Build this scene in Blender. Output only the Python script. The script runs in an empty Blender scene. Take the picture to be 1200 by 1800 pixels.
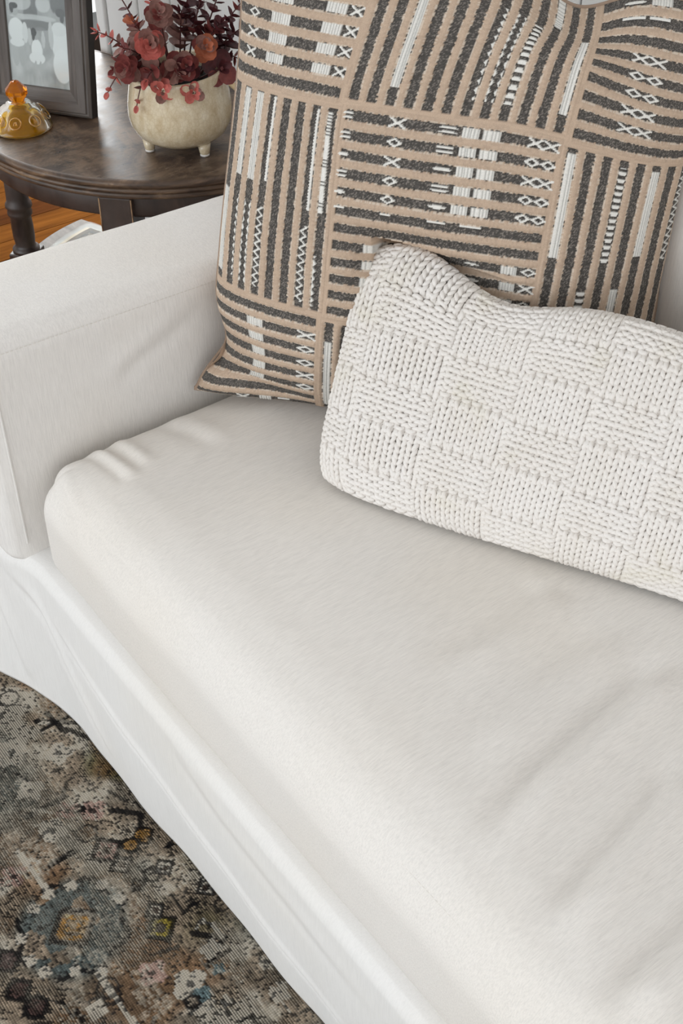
import bpy, math, random
import numpy as np

# ------------------------------------------------------------------ camera, world, light
SC = bpy.context.scene
COL = SC.collection
PITCH, HEAD = math.radians(40.0), math.radians(53.0)
CAM = np.array((1.2692, -0.4358, 1.45))
cd = bpy.data.cameras.new('camera')
cd.sensor_fit = 'VERTICAL'; cd.sensor_height = 36.0; cd.lens = 44.0; cd.clip_start = 0.05
cam = bpy.data.objects.new('camera', cd); COL.objects.link(cam)
cam.location = CAM; cam.rotation_euler = (math.pi/2 - PITCH, 0, HEAD)
SC.camera = cam

wd = bpy.data.worlds.new('daylight'); SC.world = wd; wd.use_nodes = True
bg = wd.node_tree.nodes['Background']
bg.inputs[0].default_value = (0.97, 0.985, 1.0, 1); bg.inputs[1].default_value = 1.0

def area(name, loc, target, sx, sy, power, color):
    l = bpy.data.lights.new(name, 'AREA'); l.shape = 'RECTANGLE'; l.size = sx; l.size_y = sy
    l.energy = power; l.color = color
    o = bpy.data.objects.new(name, l); COL.objects.link(o); o.location = loc
    d = np.array(target, float) - np.array(loc, float)
    yaw = math.atan2(d[0], -d[1])
    o.rotation_euler = (math.atan2(math.hypot(d[0], d[1]), -d[2]), 0, yaw + 0.0)
    # area lights shine along local -Z
    from mathutils import Vector
    o.rotation_euler = Vector(d).to_track_quat('-Z', 'Y').to_euler()
    return o
area('front_window_light', (-0.2, -3.4, 1.55), (0.3, 0.3, 0.6), 3.2, 2.0, 46, (0.88, 0.95, 1.0))
area('right_fill_light', (3.4, -0.9, 1.6), (0.4, 0.3, 0.5), 2.4, 2.0, 11, (0.97, 0.985, 1.0))  # added fill from the right to lift side faces, no window there
area('left_window_light', (-2.05, 1.35, 1.30), (-0.4, 0.6, 0.6), 1.6, 1.85, 60, (0.97, 0.99, 1.0))

vs = SC.view_settings
vs.view_transform = 'Standard'; vs.look = 'None'; vs.exposure = 0.22; vs.gamma = 1.0
vs.use_curve_mapping = False
rng = np.random.default_rng(7); random.seed(7)

# ------------------------------------------------------------------ helpers
def link(o, parent=None):
    COL.objects.link(o)
    if parent is not None: o.parent = parent
    return o
def tag(o, label=None, cat=None, group=None, kind=None):
    if label: o['label'] = label
    if cat: o['category'] = cat
    if group: o['group'] = group
    if kind: o['kind'] = kind
    return o
def empty(name, loc=(0, 0, 0), rz=0.0):
    o = bpy.data.objects.new(name, None); o.empty_display_size = 0.05
    COL.objects.link(o); o.location = loc; o.rotation_euler = (0, 0, rz)
    return o
def mesh_np(name, V, Q, mat, parent=None, smooth=True, col=None):
    """fast quad mesh from numpy arrays"""
    me = bpy.data.meshes.new(name)
    V = np.ascontiguousarray(V, np.float32).reshape(-1, 3); Q = np.ascontiguousarray(Q, np.int32).reshape(-1, 4)
    me.vertices.add(len(V)); me.vertices.foreach_set('co', V.ravel())
    me.loops.add(Q.size); me.loops.foreach_set('vertex_index', Q.ravel())
    me.polygons.add(len(Q)); me.polygons.foreach_set('loop_start', np.arange(0, Q.size, 4, dtype=np.int32))
    me.update(calc_edges=True)
    me.polygons.foreach_set('use_smooth', np.full(len(Q), smooth))
    if col is not None:
        a = me.color_attributes.new('Col', 'FLOAT_COLOR', 'POINT')
        c = np.ones((len(V), 4), np.float32); c[:, :3] = col
        a.data.foreach_set('color', c.ravel())
    if mat: me.materials.append(mat)
    return link(bpy.data.objects.new(name, me), parent)
def mesh_py(name, V, F, mat, parent=None, smooth=False):
    me = bpy.data.meshes.new(name); me.from_pydata([tuple(map(float, v)) for v in V], [], F); me.update()
    if smooth: me.polygons.foreach_set('use_smooth', [True]*len(me.polygons))
    if mat: me.materials.append(mat)
    return link(bpy.data.objects.new(name, me), parent)
def grid_quads(nu, nv, wrap=False):
    i, j = np.meshgrid(np.arange(nu - (0 if wrap else 1)), np.arange(nv - 1), indexing='ij')
    i2 = (i + 1) % nu
    return np.stack([i*nv + j, i2*nv + j, i2*nv + j + 1, i*nv + j + 1], -1).reshape(-1, 4)
def sstep(a, b, x):
    t = np.clip((x - a)/(b - a), 0, 1); return t*t*(3 - 2*t)

def rbox(lo, hi, r, n, kr=4):
    """rounded box: returns verts, quads, outward direction per vertex"""
    lo, hi = np.array(lo, float), np.array(hi, float)
    axs = []
    for a in range(3):
        e = np.linspace(0, r, kr + 1)
        mid = np.linspace(lo[a] + r, hi[a] - r, n[a] + 1)
        axs.append(np.unique(np.round(np.r_[lo[a] + e, mid, hi[a] - r + e], 6)))
    Vs, Qs, off = [], [], 0
    for a in range(3):
        b, c = (a + 1) % 3, (a + 2) % 3
        for s in (0, 1):
            B, Cc = np.meshgrid(axs[b], axs[c], indexing='ij')
            P = np.zeros(B.shape + (3,)); P[..., a] = hi[a] if s else lo[a]; P[..., b] = B; P[..., c] = Cc
            q = grid_quads(*B.shape) + off
            if not s: q = q[:, ::-1]
            Vs.append(P.reshape(-1, 3)); Qs.append(q); off += B.size
    V, Q = np.concatenate(Vs), np.concatenate(Qs)
    u, inv = np.unique(np.round(V, 6), axis=0, return_inverse=True)
    Q = inv.reshape(-1)[Q]; V = u
    inner = np.clip(V, lo + r, hi - r); d = V - inner
    d /= np.maximum(np.linalg.norm(d, axis=1, keepdims=True), 1e-9)
    return inner + r*d, Q, d
def box_part(name, lo, hi, mat, parent=None, r=0.002, kr=1):
    V, Q, _ = rbox(lo, hi, r, (1, 1, 1), kr); return mesh_np(name, V, Q, mat, parent, smooth=False)
def lathe(profile, n=48, cap=True):
    pr = np.array(profile, float); a = np.linspace(0, 2*np.pi, n, endpoint=False)
    V = np.stack([np.outer(np.cos(a), pr[:, 0]), np.outer(np.sin(a), pr[:, 0]), np.tile(pr[:, 1], (n, 1))], -1).reshape(-1, 3)
    return V, grid_quads(n, len(pr), wrap=True)
def tube(P, R, ns=8, up=(0, 0, 1), closed=False):
    P = np.array(P, float); R = np.broadcast_to(np.array(R, float), (len(P),))
    T = np.gradient(P, axis=0) if not closed else (np.roll(P, -1, 0) - np.roll(P, 1, 0))
    T /= np.maximum(np.linalg.norm(T, axis=1, keepdims=True), 1e-9)
    up = np.broadcast_to(np.array(up, float), P.shape)
    S = np.cross(T, up); bad = np.linalg.norm(S, axis=1) < 1e-4
    S[bad] = np.cross(T[bad], (1, 0.01, 0))
    S /= np.linalg.norm(S, axis=1, keepdims=True); U = np.cross(S, T)
    a = np.linspace(0, 2*np.pi, ns, endpoint=False)
    V = P[:, None] + R[:, None, None]*(np.cos(a)[None, :, None]*S[:, None] + np.sin(a)[None, :, None]*U[:, None])
    m = len(P)
    i, j = np.meshgrid(np.arange(m if closed else m - 1), np.arange(ns), indexing='ij')
    i2, j2 = (i + 1) % m, (j + 1) % ns
    Q = np.stack([i*ns + j, i*ns + j2, i2*ns + j2, i2*ns + j], -1).reshape(-1, 4)
    return V.reshape(-1, 3), Q
def fbm(x, y, seed=0, octaves=4, f=1.0):
    """cheap value noise on numpy arrays"""
    r = np.random.default_rng(seed); out = np.zeros_like(x, dtype=float); amp = 1.0; tot = 0
    for _ in range(octaves):
        tab = r.random((64, 64)); X, Y = x*f, y*f
        xi, yi = np.floor(X).astype(int), np.floor(Y).astype(int); fx, fy = X - xi, Y - yi
        fx, fy = fx*fx*(3-2*fx), fy*fy*(3-2*fy)
        g = lambda a, b: tab[a % 64, b % 64]
        out += amp*((g(xi, yi)*(1-fx) + g(xi+1, yi)*fx)*(1-fy) + (g(xi, yi+1)*(1-fx) + g(xi+1, yi+1)*fx)*fy)
        tot += amp; amp *= 0.5; f *= 2.03
    return out/tot

# ------------------------------------------------------------------ materials
class NT:
    def __init__(s, name):
        s.m = bpy.data.materials.new(name); s.m.use_nodes = True; s.t = s.m.node_tree
        s.b = s.t.nodes['Principled BSDF']
    def n(s, typ, **kw):
        nd = s.t.nodes.new('ShaderNode' + typ)
        for k, v in kw.items():
            if k in nd.inputs: nd.inputs[k].default_value = v
            else: setattr(nd, k, v)
        return nd
    def l(s, a, b): s.t.links.new(a, b)
    def coords(s, scale=(1, 1, 1), rot=(0, 0, 0), loc=(0, 0, 0), kind='Object'):
        tc = s.n('TexCoord'); mp = s.n('Mapping')
        mp.inputs['Scale'].default_value = scale; mp.inputs['Rotation'].default_value = rot; mp.inputs['Location'].default_value = loc
        s.l(tc.outputs[kind], mp.inputs[0]); return mp.outputs[0]
    def noise(s, vec, scale=1.0, detail=3.0, rough=0.5, dist=0.0):
        nd = s.n('TexNoise'); nd.inputs['Scale'].default_value = scale; nd.inputs['Detail'].default_value = detail
        nd.inputs['Roughness'].default_value = rough; nd.inputs['Distortion'].default_value = dist
        s.l(vec, nd.inputs['Vector']); return nd.outputs['Fac']
    def ramp(s, fac, stops, interp='LINEAR'):
        nd = s.n('ValToRGB'); cr = nd.color_ramp; cr.interpolation = interp
        while len(cr.elements) < len(stops): cr.elements.new(0.5)
        for e, (p, c) in zip(cr.elements, stops): e.position = p; e.color = (*c, 1) if len(c) == 3 else c
        s.l(fac, nd.inputs[0]); return nd.outputs[0]
    def mix(s, fac, a, b, mode='MIX'):
        nd = s.n('Mix', data_type='RGBA', blend_type=mode)
        if isinstance(fac, (int, float)): nd.inputs[0].default_value = fac
        else: s.l(fac, nd.inputs[0])
        for k, v in ((6, a), (7, b)):
            if isinstance(v, tuple): nd.inputs[k].default_value = (*v, 1)
            else: s.l(v, nd.inputs[k])
        return nd.outputs[2]
    def math(s, op, a, b=0.0):
        nd = s.n('Math', operation=op)
        for k, v in ((0, a), (1, b)):
            if isinstance(v, (int, float)): nd.inputs[k].default_value = v
            else: s.l(v, nd.inputs[k])
        return nd.outputs[0]
    def color(s, c):
        if isinstance(c, tuple): s.b.inputs['Base Color'].default_value = (*c, 1)
        else: s.l(c, s.b.inputs['Base Color'])
    def bump(s, h, strength=0.3, dist=0.001):
        nd = s.n('Bump'); nd.inputs['Strength'].default_value = strength; nd.inputs['Distance'].default_value = dist
        s.l(h, nd.inputs['Height']); s.l(nd.outputs[0], s.b.inputs['Normal'])
    def set(s, **kw):
        for k, v in kw.items(): s.b.inputs[k.replace('_', ' ')].default_value = v
        return s

def slip_mat(name, scale, base=(0.80, 0.764, 0.722), streak=0.055, stains=()):
    t = NT(name); v = t.coords(scale)
    a = t.noise(v, 1.0, 4.0, 0.6); v2 = t.coords((3, 3, 3)); b = t.noise(v2, 1.0, 2.0)
    fine = t.noise(t.coords(tuple(x*2.3 for x in scale)), 1.0, 2.0)
    dk = tuple(x*(1 - 2.2*streak) for x in base); lt = tuple(min(1, x*(1 + streak)) for x in base)
    c = t.ramp(a, [(0.3, dk), (0.55, base), (0.75, lt)])
    c = t.mix(t.ramp(b, [(0.45, (0, 0, 0)), (0.75, (1, 1, 1))]), c, t.mix(1.0, c, (0.985, 0.965, 0.93), 'MULTIPLY'))
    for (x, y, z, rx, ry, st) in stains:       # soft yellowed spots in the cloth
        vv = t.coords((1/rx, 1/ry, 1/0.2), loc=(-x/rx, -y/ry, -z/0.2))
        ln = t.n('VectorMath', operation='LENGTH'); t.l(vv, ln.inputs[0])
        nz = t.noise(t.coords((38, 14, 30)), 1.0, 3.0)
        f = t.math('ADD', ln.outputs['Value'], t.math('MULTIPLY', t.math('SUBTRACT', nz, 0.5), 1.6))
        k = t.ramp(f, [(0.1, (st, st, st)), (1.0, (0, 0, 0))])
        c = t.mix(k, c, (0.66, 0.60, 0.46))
    t.color(c); t.set(Roughness=0.92); t.b.inputs['Specular IOR Level'].default_value = 0.15
    h = t.math('ADD', t.math('MULTIPLY', a, 0.6), fine)
    t.bump(h, 0.28, 0.0011); return t.m

M = {}
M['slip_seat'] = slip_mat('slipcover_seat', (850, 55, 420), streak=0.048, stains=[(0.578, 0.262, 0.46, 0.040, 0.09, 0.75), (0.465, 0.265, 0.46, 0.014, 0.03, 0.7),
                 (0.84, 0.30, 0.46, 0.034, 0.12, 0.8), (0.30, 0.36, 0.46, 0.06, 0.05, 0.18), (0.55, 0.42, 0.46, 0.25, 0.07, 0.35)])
M['slip_arm'] = slip_mat('slipcover_arm', (260, 620, 34), base=(0.795, 0.768, 0.738), streak=0.04)
M['slip_front'] = slip_mat('slipcover_front', (620, 260, 30), base=(0.80, 0.785, 0.765), streak=0.02)
M['slip_back'] = slip_mat('slipcover_back', (560, 300, 40), streak=0.03)
def plain(name, c, rough=0.6, metal=0.0, spec=0.5):
    t = NT(name); t.color(c); t.set(Roughness=rough, Metallic=metal); t.b.inputs['Specular IOR Level'].default_value = spec; return t.m
M['thread'] = plain('thread_offwhite', (0.72, 0.68, 0.63), 0.9, 0, .1)

def attr_mat(name, rough=0.9, nscale=900, bumpd=0.0006, var=0.25):
    t = NT(name); at = t.n('Attribute', attribute_name='Col')
    nz = t.noise(t.coords((nscale,)*3), 1.0, 2.0)
    c = t.mix(1.0, at.outputs['Color'], t.ramp(nz, [(0.25, (1-var,)*3), (0.75, (1+var*.4,)*3)]), 'MULTIPLY')
    t.color(c); t.set(Roughness=rough); t.b.inputs['Specular IOR Level'].default_value = 0.12
    t.bump(nz, 0.5, bumpd); return t.m
M['kilim'] = attr_mat('woven_pillow_cloth', 0.95, 1400, 0.0005, 0.22)
M['rug'] = attr_mat('rug_pile', 0.95, 1500, 0.0008, 0.3)
M['print'] = attr_mat('photo_print', 0.35, 200, 0.0, 0.0)

t = NT('cotton_yarn')
a = t.noise(t.coords((900, 900, 900)), 1.0, 2.0); b = t.noise(t.coords((16, 16, 16)), 1.0, 3.0)
c = t.ramp(b, [(0.35, (0.80, 0.765, 0.73)), (0.62, (0.775, 0.735, 0.69)), (0.8, (0.735, 0.695, 0.61))])
vv = t.coords((1/0.035, 1/0.035, 1/0.05), loc=(-0.405/0.035, -0.412/0.035, -0.60/0.05))
ln = t.n('VectorMath', operation='LENGTH'); t.l(vv, ln.inputs[0])
k = t.ramp(t.math('ADD', ln.outputs['Value'], t.math('MULTIPLY', t.math('SUBTRACT', b, 0.5), 1.5)), [(0.1, (0.5,)*3), (1.0, (0, 0, 0))])
t.color(t.mix(k, c, (0.66, 0.61, 0.46)))
t.set(Roughness=0.9); t.b.inputs['Specular IOR Level'].default_value = 0.12; t.bump(a, 0.25, 0.0006); M['yarn'] = t.m

def wood(name, stops, scale=(3, 40, 40), rough=0.45, spec=0.5, patch=None, bumpd=0.0006):
    t = NT(name); g = t.noise(t.coords(scale), 1.0, 5.0, 0.62, 0.6)
    c = t.ramp(g, stops)
    if patch:
        p = t.noise(t.coords((9, 9, 9)), 1.0, 5.0, 0.65); c = t.mix(t.ramp(p, [(0.42, (0, 0, 0)), (0.66, (1, 1, 1))]), c, patch)
        r = t.ramp(p, [(0.3, (rough*.8,)*3), (0.7, (min(1, rough*1.35),)*3)]); t.l(r, t.b.inputs['Roughness'])
    else: t.set(Roughness=rough)
    t.color(c); t.b.inputs['Specular IOR Level'].default_value = spec; t.bump(g, 0.25, bumpd); return t.m
t = NT('worn_walnut_top')
g1 = t.noise(t.coords((16, 5, 8), rot=(0, 0, .9)), 1.0, 6.0, 0.7, 1.2); g2 = t.noise(t.coords((11, 11, 11)), 1.0, 7.0, 0.72, 0.8); g3 = t.noise(t.coords((240, 40, 60), rot=(0, 0, .7)), 1.0, 4.0, 0.7)
cc = t.ramp(g1, [(0.32, (0.035, 0.024, 0.02)), (0.5, (0.085, 0.056, 0.04)), (0.66, (0.17, 0.12, 0.082))])
cc = t.mix(t.ramp(g2, [(0.46, (0, 0, 0)), (0.60, (.85,)*3)]), cc, (0.22, 0.15, 0.10)); cc = t.mix(t.ramp(g3, [(0.60, (0, 0, 0)), (0.70, (.7,)*3)]), cc, (0.30, 0.235, 0.18)); cc = t.mix(t.ramp(g3, [(0.30, (.8,)*3), (0.40, (0, 0, 0))]), cc, (0.02, 0.015, 0.013))
t.color(cc); t.l(t.ramp(g2, [(0.35, (.26,)*3), (0.65, (.46,)*3)]), t.b.inputs['Roughness']); t.b.inputs['Specular IOR Level'].default_value = 0.45; t.bump(g3, 0.3, 0.0006); M['walnut_top'] = t.m
M['walnut'] = wood('dark_walnut', [(0.3, (0.022, 0.014, 0.012)), (0.6, (0.055, 0.034, 0.026)), (0.8, (0.10, 0.066, 0.048))], (30, 30, 6), 0.4, 0.5, (0.07, 0.05, 0.042))
M['walnut_edge'] = wood('worn_walnut_edge', [(0.38, (0.05, 0.03, 0.02)), (0.55, (0.13, 0.08, 0.05)), (0.72, (0.34, 0.22, 0.13))], (14, 14, 60), 0.42, 0.5)
M['worn'] = wood('bare_worn_wood', [(0.35, (0.16, 0.09, 0.055)), (0.6, (0.45, 0.29, 0.17))], (40, 40, 40), 0.6, 0.3)
M['frame'] = wood('grey_brown_frame', [(0.3, (0.075, 0.064, 0.058)), (0.55, (0.125, 0.108, 0.098)), (0.75, (0.17, 0.15, 0.135))], (60, 60, 7), 0.5, 0.4)
M['frame_h'] = wood('grey_brown_frame_rail', [(0.3, (0.075, 0.064, 0.058)), (0.55, (0.125, 0.108, 0.098)), (0.75, (0.17, 0.15, 0.135))], (7, 60, 60), 0.5, 0.4)
M['frame_dark'] = plain('frame_dark_edge', (0.028, 0.023, 0.021), 0.6, 0, .25)
M['floor'] = wood('oak_floor', [(0.25, (0.060, 0.019, 0.003)), (0.5, (0.125, 0.042, 0.006)), (0.75, (0.19, 0.068, 0.011))], (30, 3, 30), 0.8, 0.02)
M['floor_b'] = wood('oak_floor_dark', [(0.25, (0.032, 0.010, 0.002)), (0.5, (0.07, 0.021, 0.004)), (0.75, (0.115, 0.037, 0.008))], (30, 3, 30), 0.8, 0.02)
M['white_paint'] = plain('white_paint', (0.80, 0.80, 0.79), 0.5)
M['ceiling'] = plain('ceiling_paint', (0.82, 0.82, 0.81), 0.8)
M['black'] = plain('black_paint', (0.02, 0.019, 0.018), 0.45)
M['stick'] = wood('pale_wood', [(0.3, (0.50, 0.36, 0.20)), (0.7, (0.66, 0.50, 0.30))], (60, 60, 8), 0.5, 0.4)
M['cane'] = wood('cane', [(0.3, (0.34, 0.25, 0.17)), (0.7, (0.50, 0.40, 0.29))], (50, 50, 50), 0.7, 0.2)
M['soil'] = plain('dark_moss', (0.012, 0.009, 0.008), 0.95)
M['stem'] = plain('plant_stem', (0.10, 0.032, 0.03), 0.6)
M['foot_white'] = plain('bare_ceramic', (0.75, 0.72, 0.68), 0.35)

t = NT('crackle_glaze')
n1 = t.noise(t.coords((70, 70, 45)), 1.0, 5.0, 0.65); vo = t.n('TexVoronoi', feature='DISTANCE_TO_EDGE'); vo.inputs['Scale'].default_value = 150
t.l(t.coords(), vo.inputs['Vector'])
cc = t.ramp(n1, [(0.3, (0.55, 0.43, 0.27)), (0.55, (0.68, 0.58, 0.41)), (0.75, (0.78, 0.70, 0.55))])
t.color(t.mix(t.ramp(vo.outputs['Distance'], [(0.0, (0.22,)*3), (0.10, (0, 0, 0))]), cc, (0.36, 0.26, 0.15)))
t.set(Roughness=0.16); t.b.inputs['Coat Weight'].default_value = 0.4; t.bump(n1, 0.12, 0.002); M['glaze'] = t.m

t = NT('amber_glass'); t.color((0.96, 0.56, 0.012)); t.set(Roughness=0.03, IOR=1.38)
t.b.inputs['Transmission Weight'].default_value = 0.90; M['amber'] = t.m
t = NT('deep_amber_glass'); t.color((0.90, 0.30, 0.01)); t.set(Roughness=0.03, IOR=1.4)
t.b.inputs['Transmission Weight'].default_value = 0.8; M['amber_deep'] = t.m

def clear_glass(name, refl):
    t = NT(name); tr = t.n('BsdfTransparent'); gl = t.n('BsdfGlossy'); gl.inputs['Roughness'].default_value = 0.12
    tr.inputs['Color'].default_value = (0.97, 0.985, 0.98, 1)
    lw = t.n('LayerWeight'); lw.inputs['Blend'].default_value = 0.5      # same reflectance from either face of the sheet
    fr = t.math('ADD', t.math('MULTIPLY', t.math('POWER', lw.outputs['Facing'], 5.0), refl), 0.02)
    mx = t.n('MixShader'); t.l(fr, mx.inputs[0]); t.l(tr.outputs[0], mx.inputs[1]); t.l(gl.outputs[0], mx.inputs[2])
    t.l(mx.outputs[0], t.t.nodes['Material Output'].inputs[0]); return t.m
M['glass'] = clear_glass('clear_glass', 0.10)

def leaf_mat(name, c1, c2):
    t = NT(name); n = t.noise(t.coords((90, 90, 90)), 1.0, 3.0); t.color(t.ramp(n, [(0.3, c1), (0.7, c2)]))
    t.set(Roughness=0.5); t.b.inputs['Specular IOR Level'].default_value = 0.35; return t.m
LEAF = [leaf_mat('leaf_maroon', (0.045, 0.010, 0.013), (0.11, 0.026, 0.03)),
        leaf_mat('leaf_wine', (0.13, 0.028, 0.028), (0.24, 0.06, 0.052)),
        leaf_mat('leaf_coral', (0.42, 0.09, 0.075), (0.60, 0.17, 0.14)),
        leaf_mat('leaf_dusty', (0.17, 0.085, 0.07), (0.30, 0.15, 0.125)),
        leaf_mat('leaf_rust', (0.32, 0.085, 0.04), (0.46, 0.15, 0.08))]

# ------------------------------------------------------------------ setting: floor, walls, ceiling, window
fl = tag(mesh_py('floor', [(-2.6, -3.6, -.012), (3.6, -3.6, -.012), (3.6, 2.6, -.012), (-2.6, 2.6, -.012)], [(0, 1, 2, 3)], M['floor_b']), kind='structure')
pw = 0.084; planks = []
for vi, mm in enumerate((M['floor'], M['floor_b'], M['floor'])):
    V, Q, _ = rbox((-pw/2 + .0006, -0.45, -.012), (pw/2 - .0006, 0.45, 0.0), 0.0012, (1, 1, 1), 1)
    me = mesh_np('floor_plank', V, Q, mm, fl, smooth=False); planks.append(me)
k = 0
for ix in range(28):
    x = -2.55 + ix*pw
    for iy in range(5):
        y = -1.2 + iy*0.902 + (ix*0.37 % 0.9)
        if k < 3: o = planks[k]
        else: o = planks[int(rng.integers(0, 3))].copy(); COL.objects.link(o); o.parent = fl
        o.location = (x, y, 0.0); k += 1

WA = math.atan2(0.135, 0.38)                       # wall behind the table runs at a slight angle to the sofa
wd_, wn_ = np.array((math.cos(WA), math.sin(WA))), np.array((math.sin(WA), -math.cos(WA)))
E0 = np.array((-0.945, 0.672))
wb = tag(empty('wall_back', (E0[0], E0[1], 0), WA), kind='structure')
box_part('plaster_core', (0.0, 0.014, -0.012), (4.2, 0.12, 2.6), M['white_paint'], wb)
proto = box_part('beadboard_plank', (0.001, 0.0, 0.0), (0.079, 0.014, 2.59), M['white_paint'], wb, 0.005, 2)
for i in range(1, 24):
    o = proto.copy(); COL.objects.link(o); o.parent = wb; o.location = (0.08*i, 0, 0)
box_part('end_trim', (-0.022, -0.006, 0.0), (0.0, 0.13, 2.6), M['white_paint'], wb, .004, 2)

wl = tag(empty('wall_left', (0, 0, 0)), kind='structure')
X0, X1 = -2.36, -2.24
for lo, hi in (((X0, -3.6, -.012), (X1, 0.55, 2.6)), ((X0, 2.25, -.012), (X1, 2.6, 2.6)), ((X0, 0.55, -.012), (X1, 2.25, 0.14)), ((X0, 0.55, 2.15), (X1, 2.25, 2.6))):
    box_part('wall_panel', lo, hi, M['white_paint'], wl)
w1 = tag(empty('window_1', (-2.24, 1.4, 0.14)), kind='structure')
box_part('sill', (-.10, -.88, -.125), (.05, .88, 0.012), M['black'], w1, .004, 2)
for y in (-.85, .81): box_part('jamb', (-.10, y, .012), (.012, y + .04, 2.01), M['white_paint'], w1)
box_part('head', (-.10, -.85, 1.97), (.012, .85, 2.01), M['white_paint'], w1)
for y in (-.285, .285): box_part('muntin', (-.07, y - .012, .012), (-.04, y + .012, 1.97), M['white_paint'], w1)
for y0, y1 in ((-.81, -.297), (-.273, .273), (.297, .81)): box_part('pane', (-.058, y0, .012), (-.052, y1, 1.97), M['glass'], w1, .0005)
tag(box_part('wall_right_of_window', (X0, 2.6, -.012), (3.6, 2.72, 2.6), M['white_paint']), kind='structure').name = 'wall_far'
tag(box_part('ceiling', (-2.6, -3.6, 2.6), (3.6, 2.72, 2.7), M['ceiling']), kind='structure')

# ------------------------------------------------------------------ rug
RX0, RX1, RY0, RY1 = -0.34, 2.6, -2.0, 0.55
kn = 0.0031                                        # one knot
def rug_raster():
    xs = np.arange(-0.34, 1.30, kn); ys = np.arange(-0.80, 0.10, kn)
    X, Y = np.meshgrid(xs, ys, indexing='ij')
    r = np.random.default_rng(3)
    cream, taupe, dark, olive, teal, gold = [1.25*np.array(c) for c in ((.66, .60, .49), (.29, .235, .175), (.028, .025, .024), (.135, .125, .05), (.11, .135, .13), (.33, .20, .07))]
    n1 = fbm(X, Y, 1, 4, 9.0); n2 = fbm(X, Y, 2, 4, 22.0); n3 = fbm(X, Y, 5, 3, 60.0)
    C = taupe + (cream - taupe)*sstep(.42, .66, n1*.55 + n2*.45)[..., None]
    C = C*(1 - .35*sstep(.5, .7, fbm(X, Y, 8, 3, 14.0))[..., None]) 
    def blend(mask, col, a=1.0): 
        nonlocal C
        m = (np.clip(mask, 0, 1)*a)[..., None]; C = C*(1 - m) + col*m
    blend(sstep(.52, .68, fbm(X, Y, 11, 3, 7.0))*sstep(-.12, .0, Y), olive, .75)
    blend(sstep(.58, .7, fbm(X, Y, 12, 3, 6.0)), teal, .55)
    blend(sstep(.62, .72, fbm(X, Y, 13, 3, 8.0)), np.array((.22, .12, .055)), .6)
    worn = sstep(.45, .65, fbm(X*1.0, Y*2.0, 21, 4, 10.0))
    def seg(p, q, w, col, a=1.0):
        p, q = np.array(p), np.array(q); d = q - p; tt = np.clip(((X-p[0])*d[0] + (Y-p[1])*d[1])/(d@d), 0, 1)
        blend((np.hypot(X-p[0]-tt*d[0], Y-p[1]-tt*d[1]) < w).astype(float), col, a)
    def dia(c, rr, col, out=True, sq=0.0, a=1.0, w=1.3):
        d = (np.abs(X-c[0]) + np.abs(Y-c[1]))*(1-sq) + np.maximum(np.abs(X-c[0]), np.abs(Y-c[1]))*sq*1.3
        blend((d < rr).astype(float), col, a)
        if out: blend((np.abs(d-rr) < kn*w).astype(float), dark, .9)
    def flower(c, rr, col, n=4, a0=0.0):
        for k in range(n):
            an = a0 + 2*np.pi*k/n; blend((np.hypot(X-c[0]-rr*.55*np.cos(an), Y-c[1]-rr*.55*np.sin(an)) < rr*.5).astype(float), col, .95)
        blend((np.hypot(X-c[0], Y-c[1]) < rr*.55).astype(float), col)
    lt = np.array((.78, .72, .61)); pk = np.array((.46, .33, .27)); yl = np.array((.42, .34, .10)); mar = np.array((.075, .035, .04))
    # repeat of the medallion field: centre plus lattice copies
    for (mx, my) in ((.351, -.178), (.351+.52, -.178), (.351-.42, -.44), (.351+.1, -.56), (.351+.62, -.56), (.351+.26, -.37), (.1, -.66)):
        ang = np.arctan2(Y-my, X-mx); rad = np.hypot(X-mx, Y-my)
        blend((sstep(.085, .06, rad)*(fbm(X, Y, 31, 3, 26.0) > .40)).astype(float), teal, .8)
        blend((np.abs(rad-.068-.006*np.cos(8*ang)) < kn*1.2).astype(float)*(fbm(X, Y, 32, 2, 30.0) > .42), dark, .85)
        oc = np.maximum(np.maximum(np.abs(X-mx), np.abs(Y-my))*.92, (np.abs(X-mx)+np.abs(Y-my))*.80)*1.33
        blend((oc < .036).astype(float), np.array((.2, .16, .12))); blend((np.abs(oc-.036) < kn*1.3).astype(float), dark)
        blend((oc < .0265).astype(float), gold); blend((np.abs(oc-.0145) < kn*.6).astype(float), dark, .6); blend((oc < .008).astype(float), np.array((.12, .13, .13)))
        for (bx, by) in ((.288, -.181), (.295, -.152), (.317, -.119), (.349, -.111), (.326, -.238), (.361, -.243), (.386, -.236), (.407, -.205), (.429, -.18), (.296, -.207)):
            flower((bx-.351+mx, by+.178+my), .0088, lt*.92, 4, r.random()*2)
    for x0 in (-.32, .203, .435, .74): seg((x0, -.184), (x0 + .079, -.180), kn*1.2, lt)
    for c, rr, col in (((.274, -.087), .021, pk), ((.419, -.088), .021, yl), ((.306, -.082), .015, lt), ((.393, -.081), .013, lt), ((.344, -.039), .014, lt), ((.346, -.080), .010, np.array((.2, .15, .1))), ((.404, -.010), .014, lt)):
        dia(c, rr, col, True); dia(c, rr*.42, np.array((.13, .1, .08)), False)
    for c, rr in (((.085, -.062), .020), ((.043, -.119), .027), ((.121, -.125), .02), ((.183, -.099), .016), ((.204, -.071), .018), ((.201, -.13), .02), ((.508, -.10), .022), ((.535, -.101), .02), ((.467, -.129), .018), ((.235, -.206), .018)):
        flower(c, rr, lt if rr > .019 else pk*1.1, 4, r.random()*2); dia(c, rr*.3, dark, False, a=.8)
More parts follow.
